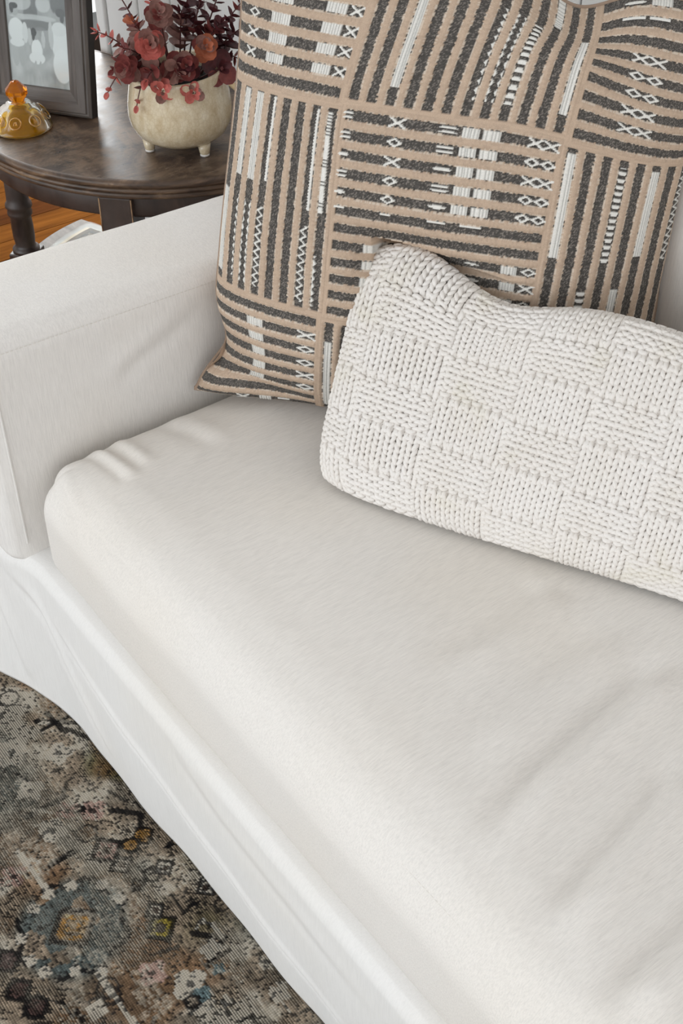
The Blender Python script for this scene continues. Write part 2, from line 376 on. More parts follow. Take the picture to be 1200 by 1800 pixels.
    for a, b in (((.03, -.06), (.03, -.015)), ((.005, -.04), (.055, -.036)), ((.01, -.06), (.05, -.012)), ((.05, -.03), (.09, -.01)), ((.16, -.15), (.16, -.09)), ((.22, -.05), (.25, -.02)), ((.25, -.02), (.29, -.045)), ((.45, -.06), (.48, -.03)), ((.48, -.03), (.50, -.07)), ((.25, -.12), (.25, -.16)), ((.10, -.19), (.16, -.19)), ((.16, -.19), (.18, -.22))):
        seg(a, b, kn*1.35, dark, .9)
    for c in ((.344, -.266), (.388, -.272), (.421, -.265)): dia(c, .017, mar, True, .3, .75)
    # small scattered devices over the whole field
    for _ in range(520):
        c = (r.uniform(-.34, 1.3), r.uniform(-.8, .1)); kx = r.integers(0, 5); s = r.uniform(.006, .015)
        if math.hypot(c[0]-.351, c[1]+.178) < .085: continue
        if kx == 0: dia(c, s*1.2, (lt, pk, taupe, gold)[r.integers(0, 4)], True, r.random()*.5, .8, .9)
        elif kx == 1: flower(c, s, (lt, cream, teal*1.5)[r.integers(0, 3)], 4, r.random())
        elif kx == 2: seg(c, (c[0]+r.uniform(-.03, .03), c[1]+r.uniform(-.03, .03)), kn*.9, dark, .75)
        elif kx == 3: seg(c, (c[0]+r.uniform(-.02, .02), c[1]+r.uniform(-.02, .02)), kn*.9, lt, .8)
        else: blend((np.abs(np.hypot(X-c[0], Y-c[1])-s) < kn*.7).astype(float), dark, .8)
    for _ in range(120):                      # stepped vine outlines
        px_, py_ = r.uniform(-.34, 1.3), r.uniform(-.8, .1); col_ = (dark, dark, dark, lt*.85)[r.integers(0, 4)]
        if math.hypot(px_-.351, py_+.178) < .06: continue
        for _k in range(r.integers(4, 9)):
            if r.random() < .5: qx, qy = px_ + r.choice((-1, 1))*r.uniform(.006, .02), py_
            else: qx, qy = px_ + r.uniform(-.006, .006), py_ + r.choice((-1, 1))*r.uniform(.006, .018)
            seg((px_, py_), (qx, qy), kn*.75, col_, .85); px_, py_ = qx, qy
    oc = np.maximum(np.maximum(np.abs(X-.351), np.abs(Y+.178))*.92, (np.abs(X-.351)+np.abs(Y+.178))*.80)*1.33
    blend((np.abs(oc-.036) < kn*1.5).astype(float), dark, .95); blend((oc < .0265).astype(float), gold, .7); blend((np.abs(oc-.0145) < kn*.8).astype(float), dark, .7)
    # wear: pale streaks along the wefts and dark open knots
    blend(sstep(.55, .8, worn)*(r.random(X.shape) > .35), np.array((.46, .41, .33)), .55)
    st = r.random((X.shape[0]//4 + 1, X.shape[1]))[np.arange(X.shape[0])//4]
    C = C*(.70 + .50*st)[..., None]
    blend((r.random(X.shape) < .15*(1 - worn) + .04).astype(float), dark, .8)
    C = C*(.8 + .4*r.random(X.shape))[..., None]
    mean = C.mean((0, 1)); C = mean*np.minimum((C/mean)**1.42, 3.2)
    return xs, ys, C
rxs, rys, RC = rug_raster()
gx = np.unique(np.r_[RX0, np.arange(-0.20, 0.80, kn/2), np.arange(0.80, 1.30, 0.006), np.arange(1.30, RX1, 0.05), RX1])
gy = np.unique(np.r_[np.arange(RY0, -0.80, 0.05), np.arange(-0.80, -0.36, 0.006), np.arange(-0.36, 0.03, kn/2), np.arange(0.03, RY1, 0.05), RY1])
GX, GY = np.meshgrid(gx, gy, indexing='ij')
ci = np.clip(((GX - rxs[0])/kn).astype(int), 0, len(rxs)-1); cj = np.clip(((GY - rys[0])/kn).astype(int), 0, len(rys)-1)
ci = np.where(GX > 1.29, (np.abs(np.sin(GX*97))*len(rxs)).astype(int) % len(rxs), ci); cj = np.where(GY < -.79, (np.abs(np.sin(GY*91))*len(rys)).astype(int) % len(rys), cj)
RCol = RC[ci, cj]
ph = ((GX/kn) % 1 - .5); phy = ((GY/kn) % 1 - .5)
hatch = .35 + .65*sstep(.40, .60, fbm(GX, GY*2, 46, 3, 14.0))
weave = (1 - .88*hatch*(np.abs(phy) > .27))*(1 - .30*(np.abs(ph) > .34))
pale = (sstep(.46, .60, fbm(GX*1.0, GY*1.6, 48, 4, 12.0))*(.25 + .75*(np.random.default_rng(9).random(GX.shape) > .35))*(np.abs(phy) <= .27)*.24)[..., None]
RCol = np.minimum(RCol*1.12, np.array((.70, .63, .52))); RCol = (RCol*(1 - pale) + np.array((.64, .58, .47))*pale)*weave[..., None]
GZ = 0.008 + .0007*np.cos(2*np.pi*phy)*np.cos(2*np.pi*ph) + .0006*(fbm(GX, GY, 44, 2, 200.0)-.5)
top = np.stack([GX, GY, GZ], -1).reshape(-1, 3); nu, nv = GX.shape
rim = np.r_[np.arange(nu)*nv, (nu-1)*nv + np.arange(1, nv), (np.arange(nu-2, -1, -1))*nv + nv-1, np.arange(nv-2, 0, -1)]
low = top[rim].copy(); low[:, 2] = 0.0005
nb = len(top); m = len(rim); ii = np.arange(m)
Qs = np.stack([rim[ii], nb + ii, nb + (ii+1) % m, rim[(ii+1) % m]], -1)
rug = mesh_np('area_rug', np.r_[top, low], np.r_[grid_quads(nu, nv), Qs], M['rug'], col=np.r_[RCol.reshape(-1, 3), RCol.reshape(-1, 3)[rim]])
tag(rug, 'distressed oriental area rug in cream, brown and charcoal in front of the sofa', 'rug')

# ------------------------------------------------------------------ sofa
sofa = tag(empty('slipcovered_sofa', (0.85, 0.4, 0.008)), 'white slipcovered sofa with one long seat cushion and a floor-length skirt', 'sofa')
SO = np.array((0.85, 0.4, 0.008))
def spart(name, V, Q, mat, parent=sofa): 
    return mesh_np(name, V - SO if parent is sofa else V - SO, Q, mat, parent)
def ridge(x, y, pts, w, amp, lead=0.0):
    """fold running along a polyline: valley with a raised lip to its right"""
    best = np.full(x.shape, 9.0); sgn = np.zeros_like(x); tt = np.zeros_like(x); n = len(pts) - 1
    for i in range(n):
        p, q = np.array(pts[i]), np.array(pts[i+1]); d = q - p; L = np.hypot(*d)
        u = np.clip(((x-p[0])*d[0] + (y-p[1])*d[1])/(L*L), 0, 1)
        dx, dy = x-p[0]-u*d[0], y-p[1]-u*d[1]; dist = np.hypot(dx, dy); s = np.sign(d[0]*dy - d[1]*dx)
        k = dist < best; best = np.where(k, dist, best); sgn = np.where(k, s, sgn); tt = np.where(k, (i+u)/n, tt)
    sd = best*sgn; taper = sstep(0, .25, tt)*sstep(1, .7, tt)
    return amp*taper*(-np.exp(-(sd/w)**2) + 1.1*np.exp(-((sd - 1.9*w)/(1.2*w))**2))
# seat cushion
V, Q, N = rbox((0.006, 0.0, 0.282), (1.874, 0.73, 0.462), 0.056, (300, 150, 16), 14)
x, y, z = V.T
topm = sstep(.35, .46, z); inx = np.clip(x/.12, 0, 1); iny = np.clip(y/.10, 0, 1)
crown = .014*sstep(0, 1, inx)*sstep(0, 1, iny)*topm
# rounded front corners in plan
cr = .055
for cx, sg in ((0.006, -1),):
    a, b = x - (cx + cr), y - cr; m = (a < 0) & (b < 0); rr = np.hypot(a, b); mx = np.maximum(-a, -b)
    f = np.where(m & (rr > 1e-6), mx/np.maximum(rr, 1e-6), 1.0); V[:, 0] = np.where(m, cx + cr + a*f, V[:, 0]); V[:, 1] = np.where(m, cr + b*f, V[:, 1])
w = np.zeros_like(x)
for pts, ww, am in (([(.735, .40), (.747, .312), (.763, .191), (.792, .061)], .012, .0042), ([(.835, .32), (.858, .234), (.877, .138), (.886, .06)], .011, .0034),
                    ([(.955, .26), (.968, .164), (.968, .11), (.972, .05)], .012, .004), ([(.575, .38), (.587, .30), (.596, .17)], .014, .0018), ([(.66, .40), (.67, .25), (.69, .12)], .016, .0016),
                    ([(.012, .073), (.062, .082), (.106, .084), (.14, .08)], .007, .003), ([(.02, .105), (.07, .11), (.13, .11)], .008, .0034), ([(.035, .03), (.07, .016), (.108, .008), (.16, -.002)], .007, .0026),
                    ([(.02, .18), (.09, .20), (.15, .21)], .012, .0018), ([(1.08, .30), (1.09, .18), (1.10, .06)], .013, .003), ([(1.25, .35), (1.24, .2), (1.26, .06)], .014, .003)):
    w += 2.4*ridge(x, y, pts, ww*1.15, am)*(1 if pts[0][0] > .3 else .42)
w *= topm
w += .0022*(fbm(x, y, 3, 3, 5.0) - .5)*topm + .004*(fbm(x*3, z*3, 4, 2, 2.5) - .5)*sstep(.03, 0, y)
seam = -.0006*np.exp(-((y - .020)/.0028)**2)*sstep(.43, .45, z)
bulge = .006*np.sin(np.clip((z - .30)/.162, 0, 1)*np.pi)*sstep(.05, 0., y)*sstep(0.0, .10, x)
V = V + N*(crown + w + seam)[:, None]; V[:, 1] -= bulge*.6
cush = spart('seat_cushion', V, Q, M['slip_seat'])
def sew(name, P, pitch, ln, rad, parent, mat, up=(0, 0, 1)):
    P = np.array(P); s = np.r_[0, np.cumsum(np.linalg.norm(np.diff(P, axis=0), axis=1))]
    Vs, Qs, off = [], [], 0
    for a in np.arange(0, s[-1] - ln, pitch):
        q = np.stack([np.interp(np.linspace(a, a + ln, 3), s, P[:, k]) for k in range(3)], 1)
        v, f = tube(q, [rad*.6, rad, rad*.6], 5, up); Vs.append(v); Qs.append(f + off); off += len(v)
    return tag(spart(name, np.concatenate(Vs), np.concatenate(Qs), mat, parent), kind='stuff')
xs_ = np.linspace(.085, 1.82, 80)
sew('topstitch', np.stack([xs_, np.full(80, .0200), np.full(80, .4493)], 1), .006, .0042, .0005, cush, M['thread'])
pz = np.linspace(.318, .445, 14); th = np.linspace(0, 1, 10)
# arms
def arm(x0, x1, mir):
    V, Q, N = rbox((x0, -0.034, 0.02), (x1, 0.80, 0.642), 0.030, (26, 150, 110), 6)
    x, y, z = V.T; inner = x1 if not mir else x0; sd = (x - inner)*(1 if not mir else -1)
    face = sstep(-.03, -.004, sd)
    w = .004*(fbm(y*2, z*2, 17, 3, 2.2) - .5)*face
    w += ridge(y, z, [(.14, .515), (.185, .541), (.228, .559), (.30, .592)], .013, .0022)*face
    tp = sstep(.615, .64, z)
    w += .006*np.sin(np.pi*np.clip((x - x0)/(x1 - x0), 0, 1))*tp + .003*(fbm(x*6, y*6, 19, 3, 1.6) - .5)*tp
    # double row seam along the inner top edge and front edge
    for o_ in (0.0, .0065):
        w += -.0012*np.exp(-((z - (.628 - o_ - .012*np.clip(y, 0, 1)))/.0018)**2)*face
        w += -.0012*np.exp(-((y - (-.018 + o_))/.0018)**2)*face*sstep(.30, .33, z)
    V = V + N*w[:, None]
    V[:, 2] -= .014*np.clip((V[:, 1]), 0, 1)*tp
    V[:, 1] += .035*sstep(.305, .28, z)*sstep(.06, .0, y)
    a = spart('arm', V, Q, M['slip_arm'])
    return a
arm_l = arm(-0.200, 0.0, False); arm_r = arm(1.88, 2.08, True)
ys_ = np.linspace(0.0, .70, 60)
sew('topstitch', np.stack([np.full(60, .0004), ys_, .6245 - .012*ys_], 1), .006, .0042, .00045, arm_l, M['thread'], (1, 0, 0))
pz = np.linspace(.33, .60, 20)
v, f = tube([(0.0005, -.0105, zz) for zz in pz], .0018, 8, (1, 0, 0)); spart('piping', v, f, M['slip_arm'], arm_l)
# front skirt, a hanging cloth with thickness
nx_, nz_ = 620, 70
sx = np.linspace(-0.212, 2.09, nx_); st = np.linspace(0, 1, nz_ + 14)
hemx = np.array((-.30, -.20, -.114, -.085, -.053, -.001, .07, .153, .237, .65, 1.2, 2.1)); hemy = np.array((-.085, -.075, -.060, -.047, -.034, -.022, -.012, -.009, -.009, .004, .004, -.02))
hy = np.interp(sx, hemx, hemy); hk = np.ones(9)/9; hy = np.convolve(np.pad(hy, 4, 'edge'), hk, 'valid')
topy = -.017 - .0215*sstep(.03, -.06, sx) - .0165*sstep(1.85, 1.92, sx)
Vv = np.zeros((nx_, len(st), 3))
for j, s in enumerate(st):
    if j < nz_:
        u = j/(nz_ - 1); zz = .010 + .274*u
        yy = hy + (topy - hy)*u**.8
        yy = yy + (1-u)*(.0018*np.sin(sx*17 + 1.2) + .0010*np.sin(sx*41 + u*2)) - .004*np.sin(np.pi*u)*sstep(-.03, .1, sx)
        zw = ridge(sx, np.full_like(sx, zz), [(.02, .235), (.155, .185), (.303, .156), (.416, .132), (.62, .10), (.9, .07)], .006, .0030) \
           + ridge(sx, np.full_like(sx, zz), [(-.06, .27), (.03, .20), (.12, .10), (.17, .03)], .010, .0032) + ridge(sx, np.full_like(sx, zz), [(-.12, .22), (-.08, .12), (-.06, .02)], .012, .004) \
           + ridge(sx, np.full_like(sx, zz), [(.35, .27), (.47, .235), (.62, .225), (.8, .21)], .012, .0014)
        yy = yy - zw
    else:
        a = (j - nz_ + 1)/14*np.pi*.5; R = .026
        yy = topy + R*(1 - np.cos(a)) + .05*max(0, (j - nz_ - 8)/5); zz = .284 + R*np.sin(a)*.95
    Vv[:, j] = np.stack([sx, yy, np.full_like(sx, zz)], 1)
back = Vv.copy(); back[:, :, 1] += .004; back[:, nz_:, 2] -= .004
A = Vv.reshape(-1, 3); nvv = len(st); B = back.reshape(-1, 3); q = grid_quads(nx_, nvv)
rim = np.r_[np.arange(nx_)*nvv, (nx_-1)*nvv + np.arange(1, nvv), np.arange(nx_-2, -1, -1)*nvv + nvv-1, np.arange(nvv-2, 0, -1)]
ii = np.arange(len(rim)); Qs = np.stack([rim[(ii+1) % len(rim)], len(A) + rim[(ii+1) % len(rim)], len(A) + rim[ii], rim[ii]], -1)
skirt = spart('skirt', np.r_[A, B], np.r_[q, q[:, ::-1] + len(A), Qs[:, ::-1]], M['slip_front'])
V, Q, _ = rbox((-0.19, 0.03, 0.02), (2.07, 0.86, 0.299), 0.01, (4, 4, 4), 2); spart('base', V, Q, M['slip_back'])
V, Q, N = rbox((-0.195, 0.755, 0.02), (2.075, 0.885, 0.86), 0.035, (40, 6, 20), 4); spart('backrest', V, Q, M['slip_back'])
for x0, x1 in ((0.008, 0.938), (0.944, 1.872)):
    V, Q, N = rbox((x0, 0.705, 0.45), (x1, 0.80, 0.915), 0.045, (60, 8, 40), 6); x, y, z = V.T
    w = .016*np.sin(np.pi*np.clip((x-x0)/(x1-x0), 0, 1))**.6*np.sin(np.pi*np.clip((z-.45)/.465, 0, 1))**.6*sstep(.75, .71, y) + .006*(fbm(x*3, z*3, 9, 3, 2.0) - .5)
    spart('back_cushion', V + N*w[:, None], Q, M['slip_back'])

# ------------------------------------------------------------------ pillows
def frame_axes(az, lean, roll):
    a, l, r = np.radians([az, lean, roll]); u = np.array([np.cos(a), np.sin(a), 0]); n0 = np.array([np.sin(a), -np.cos(a), 0]); up = np.array([0, 0, 1.0])
    v = up*np.cos(l) - n0*np.sin(l); n = n0*np.cos(l) + up*np.sin(l)
    return u*np.cos(r) + v*np.sin(r), -u*np.sin(r) + v*np.cos(r), n
def puff(x, y, T, p=2.2, e=.5): return T*np.clip((1 - np.abs(x)**p)*(1 - np.abs(y)**p), 0, 1)**e
KO, (Ku, Kv, Kn) = np.array((.540, .474, .601)), frame_axes(26.06, 32.5, -1.16)
KW, KH, KT = .602, .297, .045
SEAT = .478
def knit_point(x, y, h):
    """x,y in -1..1 over the knitted pillow, h = height above its skin"""
    e = np.maximum(np.abs(x), np.abs(y))
    px = x*KW/2*(1 - .045*np.abs(y)**7); py = y*KH/2*(1 - .10*np.abs(x)**9)*(1 - .03*(1 - x*x)*np.abs(y)**3)
    px = px - (.026 + .006*y)*sstep(-.45, -1.0, x)
    # corner at the upper left is fuller and stands up, upper edge sags next to it
    py = py - .022*np.exp(-((x + .50)/.24)**2)*sstep(.2, 1.0, y) + .018*np.exp(-((x + .86)/.19)**2)*sstep(.3, 1.0, y) + .010*sstep(-.4, -1.0, y)*sstep(-.6, .6, x) - .012*sstep(.3, 1.0, y)*sstep(.0, .6, x)
    hh = puff(x, y, KT, 3.0, .5)
    return KO + px[..., None]*Ku + py[..., None]*Kv + (hh + h)[..., None]*Kn

# patterned pillow ---------------------------------------------------
BO = np.array((.2214, .5111, .7631)); Bu, Bv, Bn = frame_axes(43.93, 8.83, -3.91); BW, BH, BT = .5836, .6045, .1166
NU, NV = 28.0, 29.0
def kilim(U, V):
    r = np.random.default_rng(5)
    tan = np.array((.53, .40, .30)); dark = np.array((.082, .075, .069)); white = np.array((.82, .80, .75))
    C = np.tile(tan, U.shape + (1,)); H = np.zeros(U.shape)
    colb = np.where(U < 8, 0, np.where(U < 20, 1, 2)); rowb = np.where(V < 8.2, 0, np.where(V < 20.4, 1, 2))
    U0 = np.array((0, 8, 20.)); U1 = np.array((8., 20, 28)); V0 = np.array((0, 8.2, 20.4)); V1 = np.array((8.2, 20.4, 29))
    hor = (colb + rowb) % 2 == 0
    thr = .115                                                  # pitch of one cross thread
    jit = lambda a, s: np.random.default_rng(s).random(4096)[(np.floor(a/thr).astype(int)) % 4096]
    # along (a) and across (s) coordinates, with s counted in stripes
    nrow = np.array((8, 12, 9)); sy = (V - V0[rowb])/(V1 - V0)[rowb]*np.array((8, 12, 8.6))[rowb]
    sxx = U - U0[colb]
    a = np.where(hor, U - U0[colb], V - V0[rowb]); s = np.where(hor, sy, sxx)
    La = np.where(hor, (U1 - U0)[colb], (V1 - V0)[rowb]); Ls = np.where(hor, np.array((8, 12, 8.6))[rowb], (U1 - U0)[colb])
    idx = np.floor(s).astype(int); f = s - idx - .5
    bid = rowb*3 + colb
    e1 = jit(a + idx*7.3 + bid*31, 1)*.07; e2 = jit(a + idx*5.1 + bid*17, 2)*.07
    lo_end = np.where(hor, colb != 0, rowb != 0)*.30; hi_end = np.where(hor, colb != 2, rowb != 2)*.30
    run = (a > lo_end) & (a < La - hi_end)
    D = run & (f > -.25 + e1 - .035) & (f < .25 - e2 + .035)
    fr = run & ~D & (np.abs(f) < .33) & (jit(a*1.7 + idx*3.3, 3) > .45)       # pale fray beside the dark stripe
    tan_v = (.93 + .14*jit(a + idx*2.2, 4))
    C = C*tan_v[..., None]
    H = np.where(D, -.0014, .0012*np.clip(1 - (np.minimum(np.abs(f), 1 - np.abs(f))*0), 0, 1))
    ridge_ = np.cos(np.pi*np.clip((np.abs(f) - .5)/.24, -1, 1)*.5)
    H = np.where(~D & run, .0022*ridge_, H)
    grain = .5 + .5*np.cos(2*np.pi*a/thr); H = H + np.where(~D, .0004*grain, 0)
    C = np.where(D[..., None], dark*(.75 + .6*r.random(U.shape))[..., None], C)
    speck = D & (r.random(U.shape) < .20); C = np.where(speck[..., None], np.array((.24, .215, .19)), C)
    C = np.where(fr[..., None], np.array((.66, .56, .46)), C)
    # embroidery: (row, col) -> [(stripe ids, from, to, kind)], along measured from left or from the top
    Wm = np.zeros(U.shape, bool); G_ = np.zeros(U.shape, bool)
    def put(rb, cb, ids, a0, a1, kind, flip=False):
        nonlocal Wm, G_
        sel = (rowb == rb) & (colb == cb)
        aa = La - a if flip else a
        ss = idx if not (hor[sel].any()) else (np.ceil(Ls).astype(int) - 1 - idx)     # rows count from the top
        for q, i in enumerate(ids):
            m = sel & (ss == i) & (aa > a0) & (aa < a1)
            if not m.any(): continue
            k = kind[q % len(kind)] if isinstance(kind, (list, tuple)) else kind
            t = (aa - a0)/(a1 - a0); ff = f/.245; m = m & (np.abs(ff) < 1.0)
            if k == 'w': mm = np.abs(ff) < 1; G_ |= m & (((aa/.16) % 1) < .34)
            elif k == 'v': mm = np.abs(ff) < .98; G_ |= m & (((f/.145) % 1) < .28)
            elif k == 'x': mm = np.abs(np.abs(ff) - np.abs(2*t - 1)) < .30
            elif k == 'o': mm = np.abs(np.abs(ff) + np.abs(2*t - 1) - .78) < .26
            elif k == 'xx': mm = np.abs(np.abs(ff) - np.abs(2*((t*2) % 1) - 1)) < .30
            elif k == 'oo': mm = np.abs(np.abs(ff) + np.abs(2*((t*2) % 1) - 1) - .80) < .28
            elif k == 'e2': mm = (np.abs(np.abs(ff) - .46) < .25*np.sin(np.pi*np.clip(t, 0, 1))**.4)
            elif k == 'e1': mm = np.abs(ff) < .42*np.sin(np.pi*np.clip(t, 0, 1))**.5
            elif k == 'l': mm = (np.abs(ff - .7) < .25)
            elif k == 'bars': mm = (np.abs(ff) < .95 - .25*((aa/.42) % 1 > .8)) & (((aa/.42) % 1) > .42)
            elif k == 'tr': mm = ff > .95 - .75*(1 - np.abs(((aa/.46) % 1)*2 - 1))
            elif k == 'tl': mm = ff < -.95 + .75*(1 - np.abs(((aa/.46) % 1)*2 - 1))
            elif k == 'tb': mm = np.abs(ff) > .95 - .6*(1 - np.abs(((aa/.46) % 1)*2 - 1))
            elif k == 'z': mm = (np.abs(ff - .75*(np.abs(((aa/.5) % 1)*4 - 2) - 1)) < .38)
            elif k == 'hl': mm = (ff < .10 + .22*(((aa/.17) % 1) > .5)) & (((aa/.17) % 1) > .12)
            elif k == 'hr': mm = (ff > .35 - .25*(((aa/.17) % 1) > .5))
            Wm |= m & mm
    put(1, 1, range(5), .12, .75, ['e2', 'e2', 'e1', 'e2', 'e1']); put(1, 1, range(5), 2.7, 3.6, ['x', 'o', 'x', 'o', 'o'])
    put(1, 1, range(5), 5.35, 6.35, ['e2', 'e2', 'e1', 'e2', 'e1']); put(1, 1, range(5), 6.6, 7.5, 'w'); put(1, 1, range(5), 7.65, 8.65, 'w')
    put(1, 1, range(5), 10.05, 11.8, ['xx', 'oo', 'xx', 'oo', 'oo']); put(1, 1, [5], 5.4, 6.4, 'l'); put(1, 1, [5], 7.2, 8.4, 'l'); put(1, 1, [5], 2.8, 3.4, 'l'); put(1, 1, [5], .2, .8, 'l')
    put(1, 1, range(7, 12), 1.9, 2.8, 'w'); put(1, 1, range(7, 12), 4.8, 5.7, 'w'); put(1, 1, range(7, 12), 7.5, 8.5, ['e1', 'e1', 'e2']); put(1, 1, range(7, 12), 9.75, 10.65, 'w'); put(1, 1, range(7, 12), 10.85, 11.8, ['o', 'x'])
    put(2, 1, [2], 1.2, 6.0, 'v'); put(2, 1, [6], 1.1, 6.2, 'tr'); put(2, 1, [7], 1.1, 6.3, 'tb'); put(2, 1, [8], 1.1, 6.2, 'bars'); put(2, 1, [11], 1.2, 6.3, 'v')
    put(2, 1, [3, 5, 9], 7.0, 8.6, 'w'); put(2, 1, [0, 1], 6.6, 8.6, 'v')
    put(1, 2, [0], .6, 6.6, 'v', True); put(1, 2, [3], .8, 6.9, 'bars', True); put(1, 2, [2], 8.6, 11.8, 'bars', True); put(1, 2, [5], .7, 6.4, 'v', True); put(1, 2, [4], 8.4, 11.8, 'v', True); put(1, 2, [7], .8, 7, 'z', True)
    put(2, 2, [3, 4, 5, 6, 7], 2.6, 4.7, ['xx', 'oo', 'oo', 'xx', 'xx']); put(2, 2, [1], 1.6, 3.0, 'l'); put(2, 2, [1], 3.2, 4.4, 'l'); put(2, 2, [0], 1.6, 2.9, 'e2'); put(2, 2, [0], 3.2, 4.4, 'w')
    put(2, 0, range(3, 8), .9, 1.7, ['x', 'x', 'o', 'x', 'x']); put(2, 0, range(2, 8), 2.5, 3.7, 'w'); put(2, 0, range(3, 8), 5.6, 6.75, 'w'); put(2, 0, range(3, 8), 6.95, 7.7, 'x')
    put(1, 0, [7], .55, 6.0, 'hl', True); put(1, 0, [6], .5, 6.0, 'hr', True); put(1, 0, [3], .4, 5.0, 'hr', True); put(1, 0, [2, 1], .4, 5.2, 'v', True)
    put(1, 0, [6], 6.9, 11.6, 'z', True); put(1, 0, [3], 6.5, 11.4, 'z', True); put(1, 0, [2], 6.4, 11.4, 'tb', True); put(1, 0, [1], 6.3, 11.3, 'tr', True); put(1, 0, [0], 6.3, 11.4, 'v', True); put(1, 0, [7], 8.5, 11.7, 'tl', True)
    put(0, 0, range(1, 6), 3.0, 4.2, 'w'); put(0, 0, range(1, 6), 6.5, 7.75, ['x', 'o', 'o', 'x', 'o']); put(0, 0, [7], 2.6, 3.4, 'x'); put(0, 0, [7], 4.0, 4.8, 'w'); put(0, 0, [7], 5.2, 6.0, 'l')
    put(0, 1, [0], 1.7, 7.2, 'v', True); put(0, 1, [4, 8], 1.7, 7.2, 'v', True); put(0, 2, range(1, 6), 3, 4.2, 'w')
    C = np.where(Wm[..., None], white*(.92 + .1*r.random(U.shape) - .30*G_)[..., None], C); H = np.where(Wm, np.where(G_, .0002, .0013), H)
    return C, H
def big_point(x, y, h, side=1.0, T=BT):
    px = x*BW/2*(1 - .065*(1 - y*y)*np.abs(x)**3) + .022*sstep(-.3, -1.0, x)*sstep(-.3, .9, y); py = y*BH/2*(1 - .02*(1 - x*x)*np.abs(y)**3)
    py = py - .056*np.exp(-((x - .30)/.27)**2)*sstep(.62, 1.0, y) - .050*sstep(.15, 1.0, x)*sstep(-.2, .9, y)
    px = px + .032*sstep(.30, 1.0, y)*sstep(-1.0, -.3, x)*sstep(.75, .05, x)                      # dent chopped into the top edge
    py = py - .012*np.exp(-((x + 1)/.22)**2)*sstep(-.6, -1.0, y); px = px - .010*np.exp(-((x + 1)/.2)**2)*sstep(-.6, -1.0, y)
    px = px + .024*np.exp(-((y + .74)/.13)**2)*sstep(-.55, -1.0, x)
    hh = puff(x, y, T)
    # soft creases running in from the lower left corner
    hh = hh - .012*np.exp(-((y + .80 + .25*(x + 1))/.055)**2)*sstep(-.2, -.9, x)
    P = BO + px[..., None]*Bu + py[..., None]*Bv + (side*hh + h)[..., None]*Bn
    return P
def settle(P):
    """rests on the seat and against the arm and the back cushion"""
    z = P[..., 2]; P[..., 2] = np.where(z < SEAT + .012, SEAT + .004 + .008*np.exp(np.minimum((z - SEAT - .012)/.012, 0)), z)
    x = P[..., 0]; lim = .008; P[..., 0] = np.where((P[..., 2] < .66) & (x < lim), lim + (x - lim)*.05, x)
    y = P[..., 1]; lim = .684; P[..., 1] = np.where((P[..., 2] < .93) & (y > lim), lim + (y - lim)*.05, y)
    return P
def box_blur(A, k, it=2):
    for _ in range(it):
        for ax in (0, 1):
            pad = [(0, 0), (0, 0)]; pad[ax] = (k, k); c = np.cumsum(np.pad(A, pad, 'edge'), axis=ax)
            z0 = np.zeros_like(np.take(c, [0], ax)); c = np.concatenate([z0, c], ax); n = A.shape[ax]
            A = (np.take(c, np.arange(2*k+1, 2*k+1+n), ax) - np.take(c, np.arange(n), ax))/(2*k+1)
    return A
big = tag(empty('patchwork_pillow', (.25, .48, SEAT)), 'large square throw pillow woven in tan and charcoal striped blocks with white embroidery', 'pillow')
BO0 = np.array((.25, .48, SEAT))
nbu, nbv = 610, 630
bx, by = np.meshgrid(np.sin(np.linspace(-1, 1, nbu)*np.pi/2*.78)/math.sin(np.pi/2*.78), np.sin(np.linspace(-1, 1, nbv)*np.pi/2*.78)/math.sin(np.pi/2*.78), indexing='ij')
KC, KHt = kilim((bx + 1)/2*NU, (by + 1)/2*NV)
edge = np.clip((1 - np.maximum(np.abs(bx), np.abs(by)))/.02, 0, 1)
P = big_point(bx, by, KHt*edge)
# the knitted pillow presses into the front of this one
d = P - KO; kx, ky, kz = d@Ku/(KW/2), d@Kv/(KH/2), d@Kn
bk = -puff(np.clip(kx, -1, 1), np.clip(ky, -1, 1), .028, 3.0) - .010
pen = np.where((kx > -1.03) & (kx < 1.02) & (np.abs(ky) < 1.04), np.maximum(kz - bk, 0), 0)
sm = box_blur(pen, 14, 3); pen = np.maximum(pen, sm)
P = P - pen[..., None]*(.5*Kn + .5*Bn)/np.dot(.5*Kn + .5*Bn, Kn)
P = settle(P)
mesh_np('front_panel', P.reshape(-1, 3) - BO0, grid_quads(nbu, nbv), M['kilim'], big, col=KC.reshape(-1, 3))
b2x, b2y = np.meshgrid(np.linspace(-1, 1, 70), np.linspace(-1, 1, 70), indexing='ij')
PB = settle(big_point(b2x, b2y, np.zeros_like(b2x), -1.0, .085))
mesh_np('back_panel', PB.reshape(-1, 3) - BO0, grid_quads(70, 70)[:, ::-1], plain('pillow_back_cloth', (.50, .36, .26), .95, 0, .1), big)
tt = np.linspace(-1, 1, 160); sq = np.r_[np.stack([tt, -np.ones(160)], 1), np.stack([np.ones(160), tt], 1)[1:], np.stack([tt[::-1], np.ones(160)], 1)[1:], np.stack([-np.ones(160), tt[::-1]], 1)[1:-1]]
EP = settle(big_point(sq[:, 0], sq[:, 1], np.zeros(len(sq))))
v, f = tube(EP, .0028, 6, Bn, closed=True); mesh_np('edge_seam', v - BO0, f, plain('pillow_seam', (.33, .24, .18), .95, 0, .1), big)
ph_ = np.arange(len(sq)); wv = EP + .0022*np.sin(ph_*1.9)[:, None]*Bn + .0012*np.cos(ph_*1.9)[:, None]*Bv
sel = np.arange(165, 300); v, f = tube(wv[sel], .0011, 5, Bn); mesh_np('edge_braid', v - BO0, f, plain('pillow_braid', (.78, .75, .69), .9, 0, .1), big)

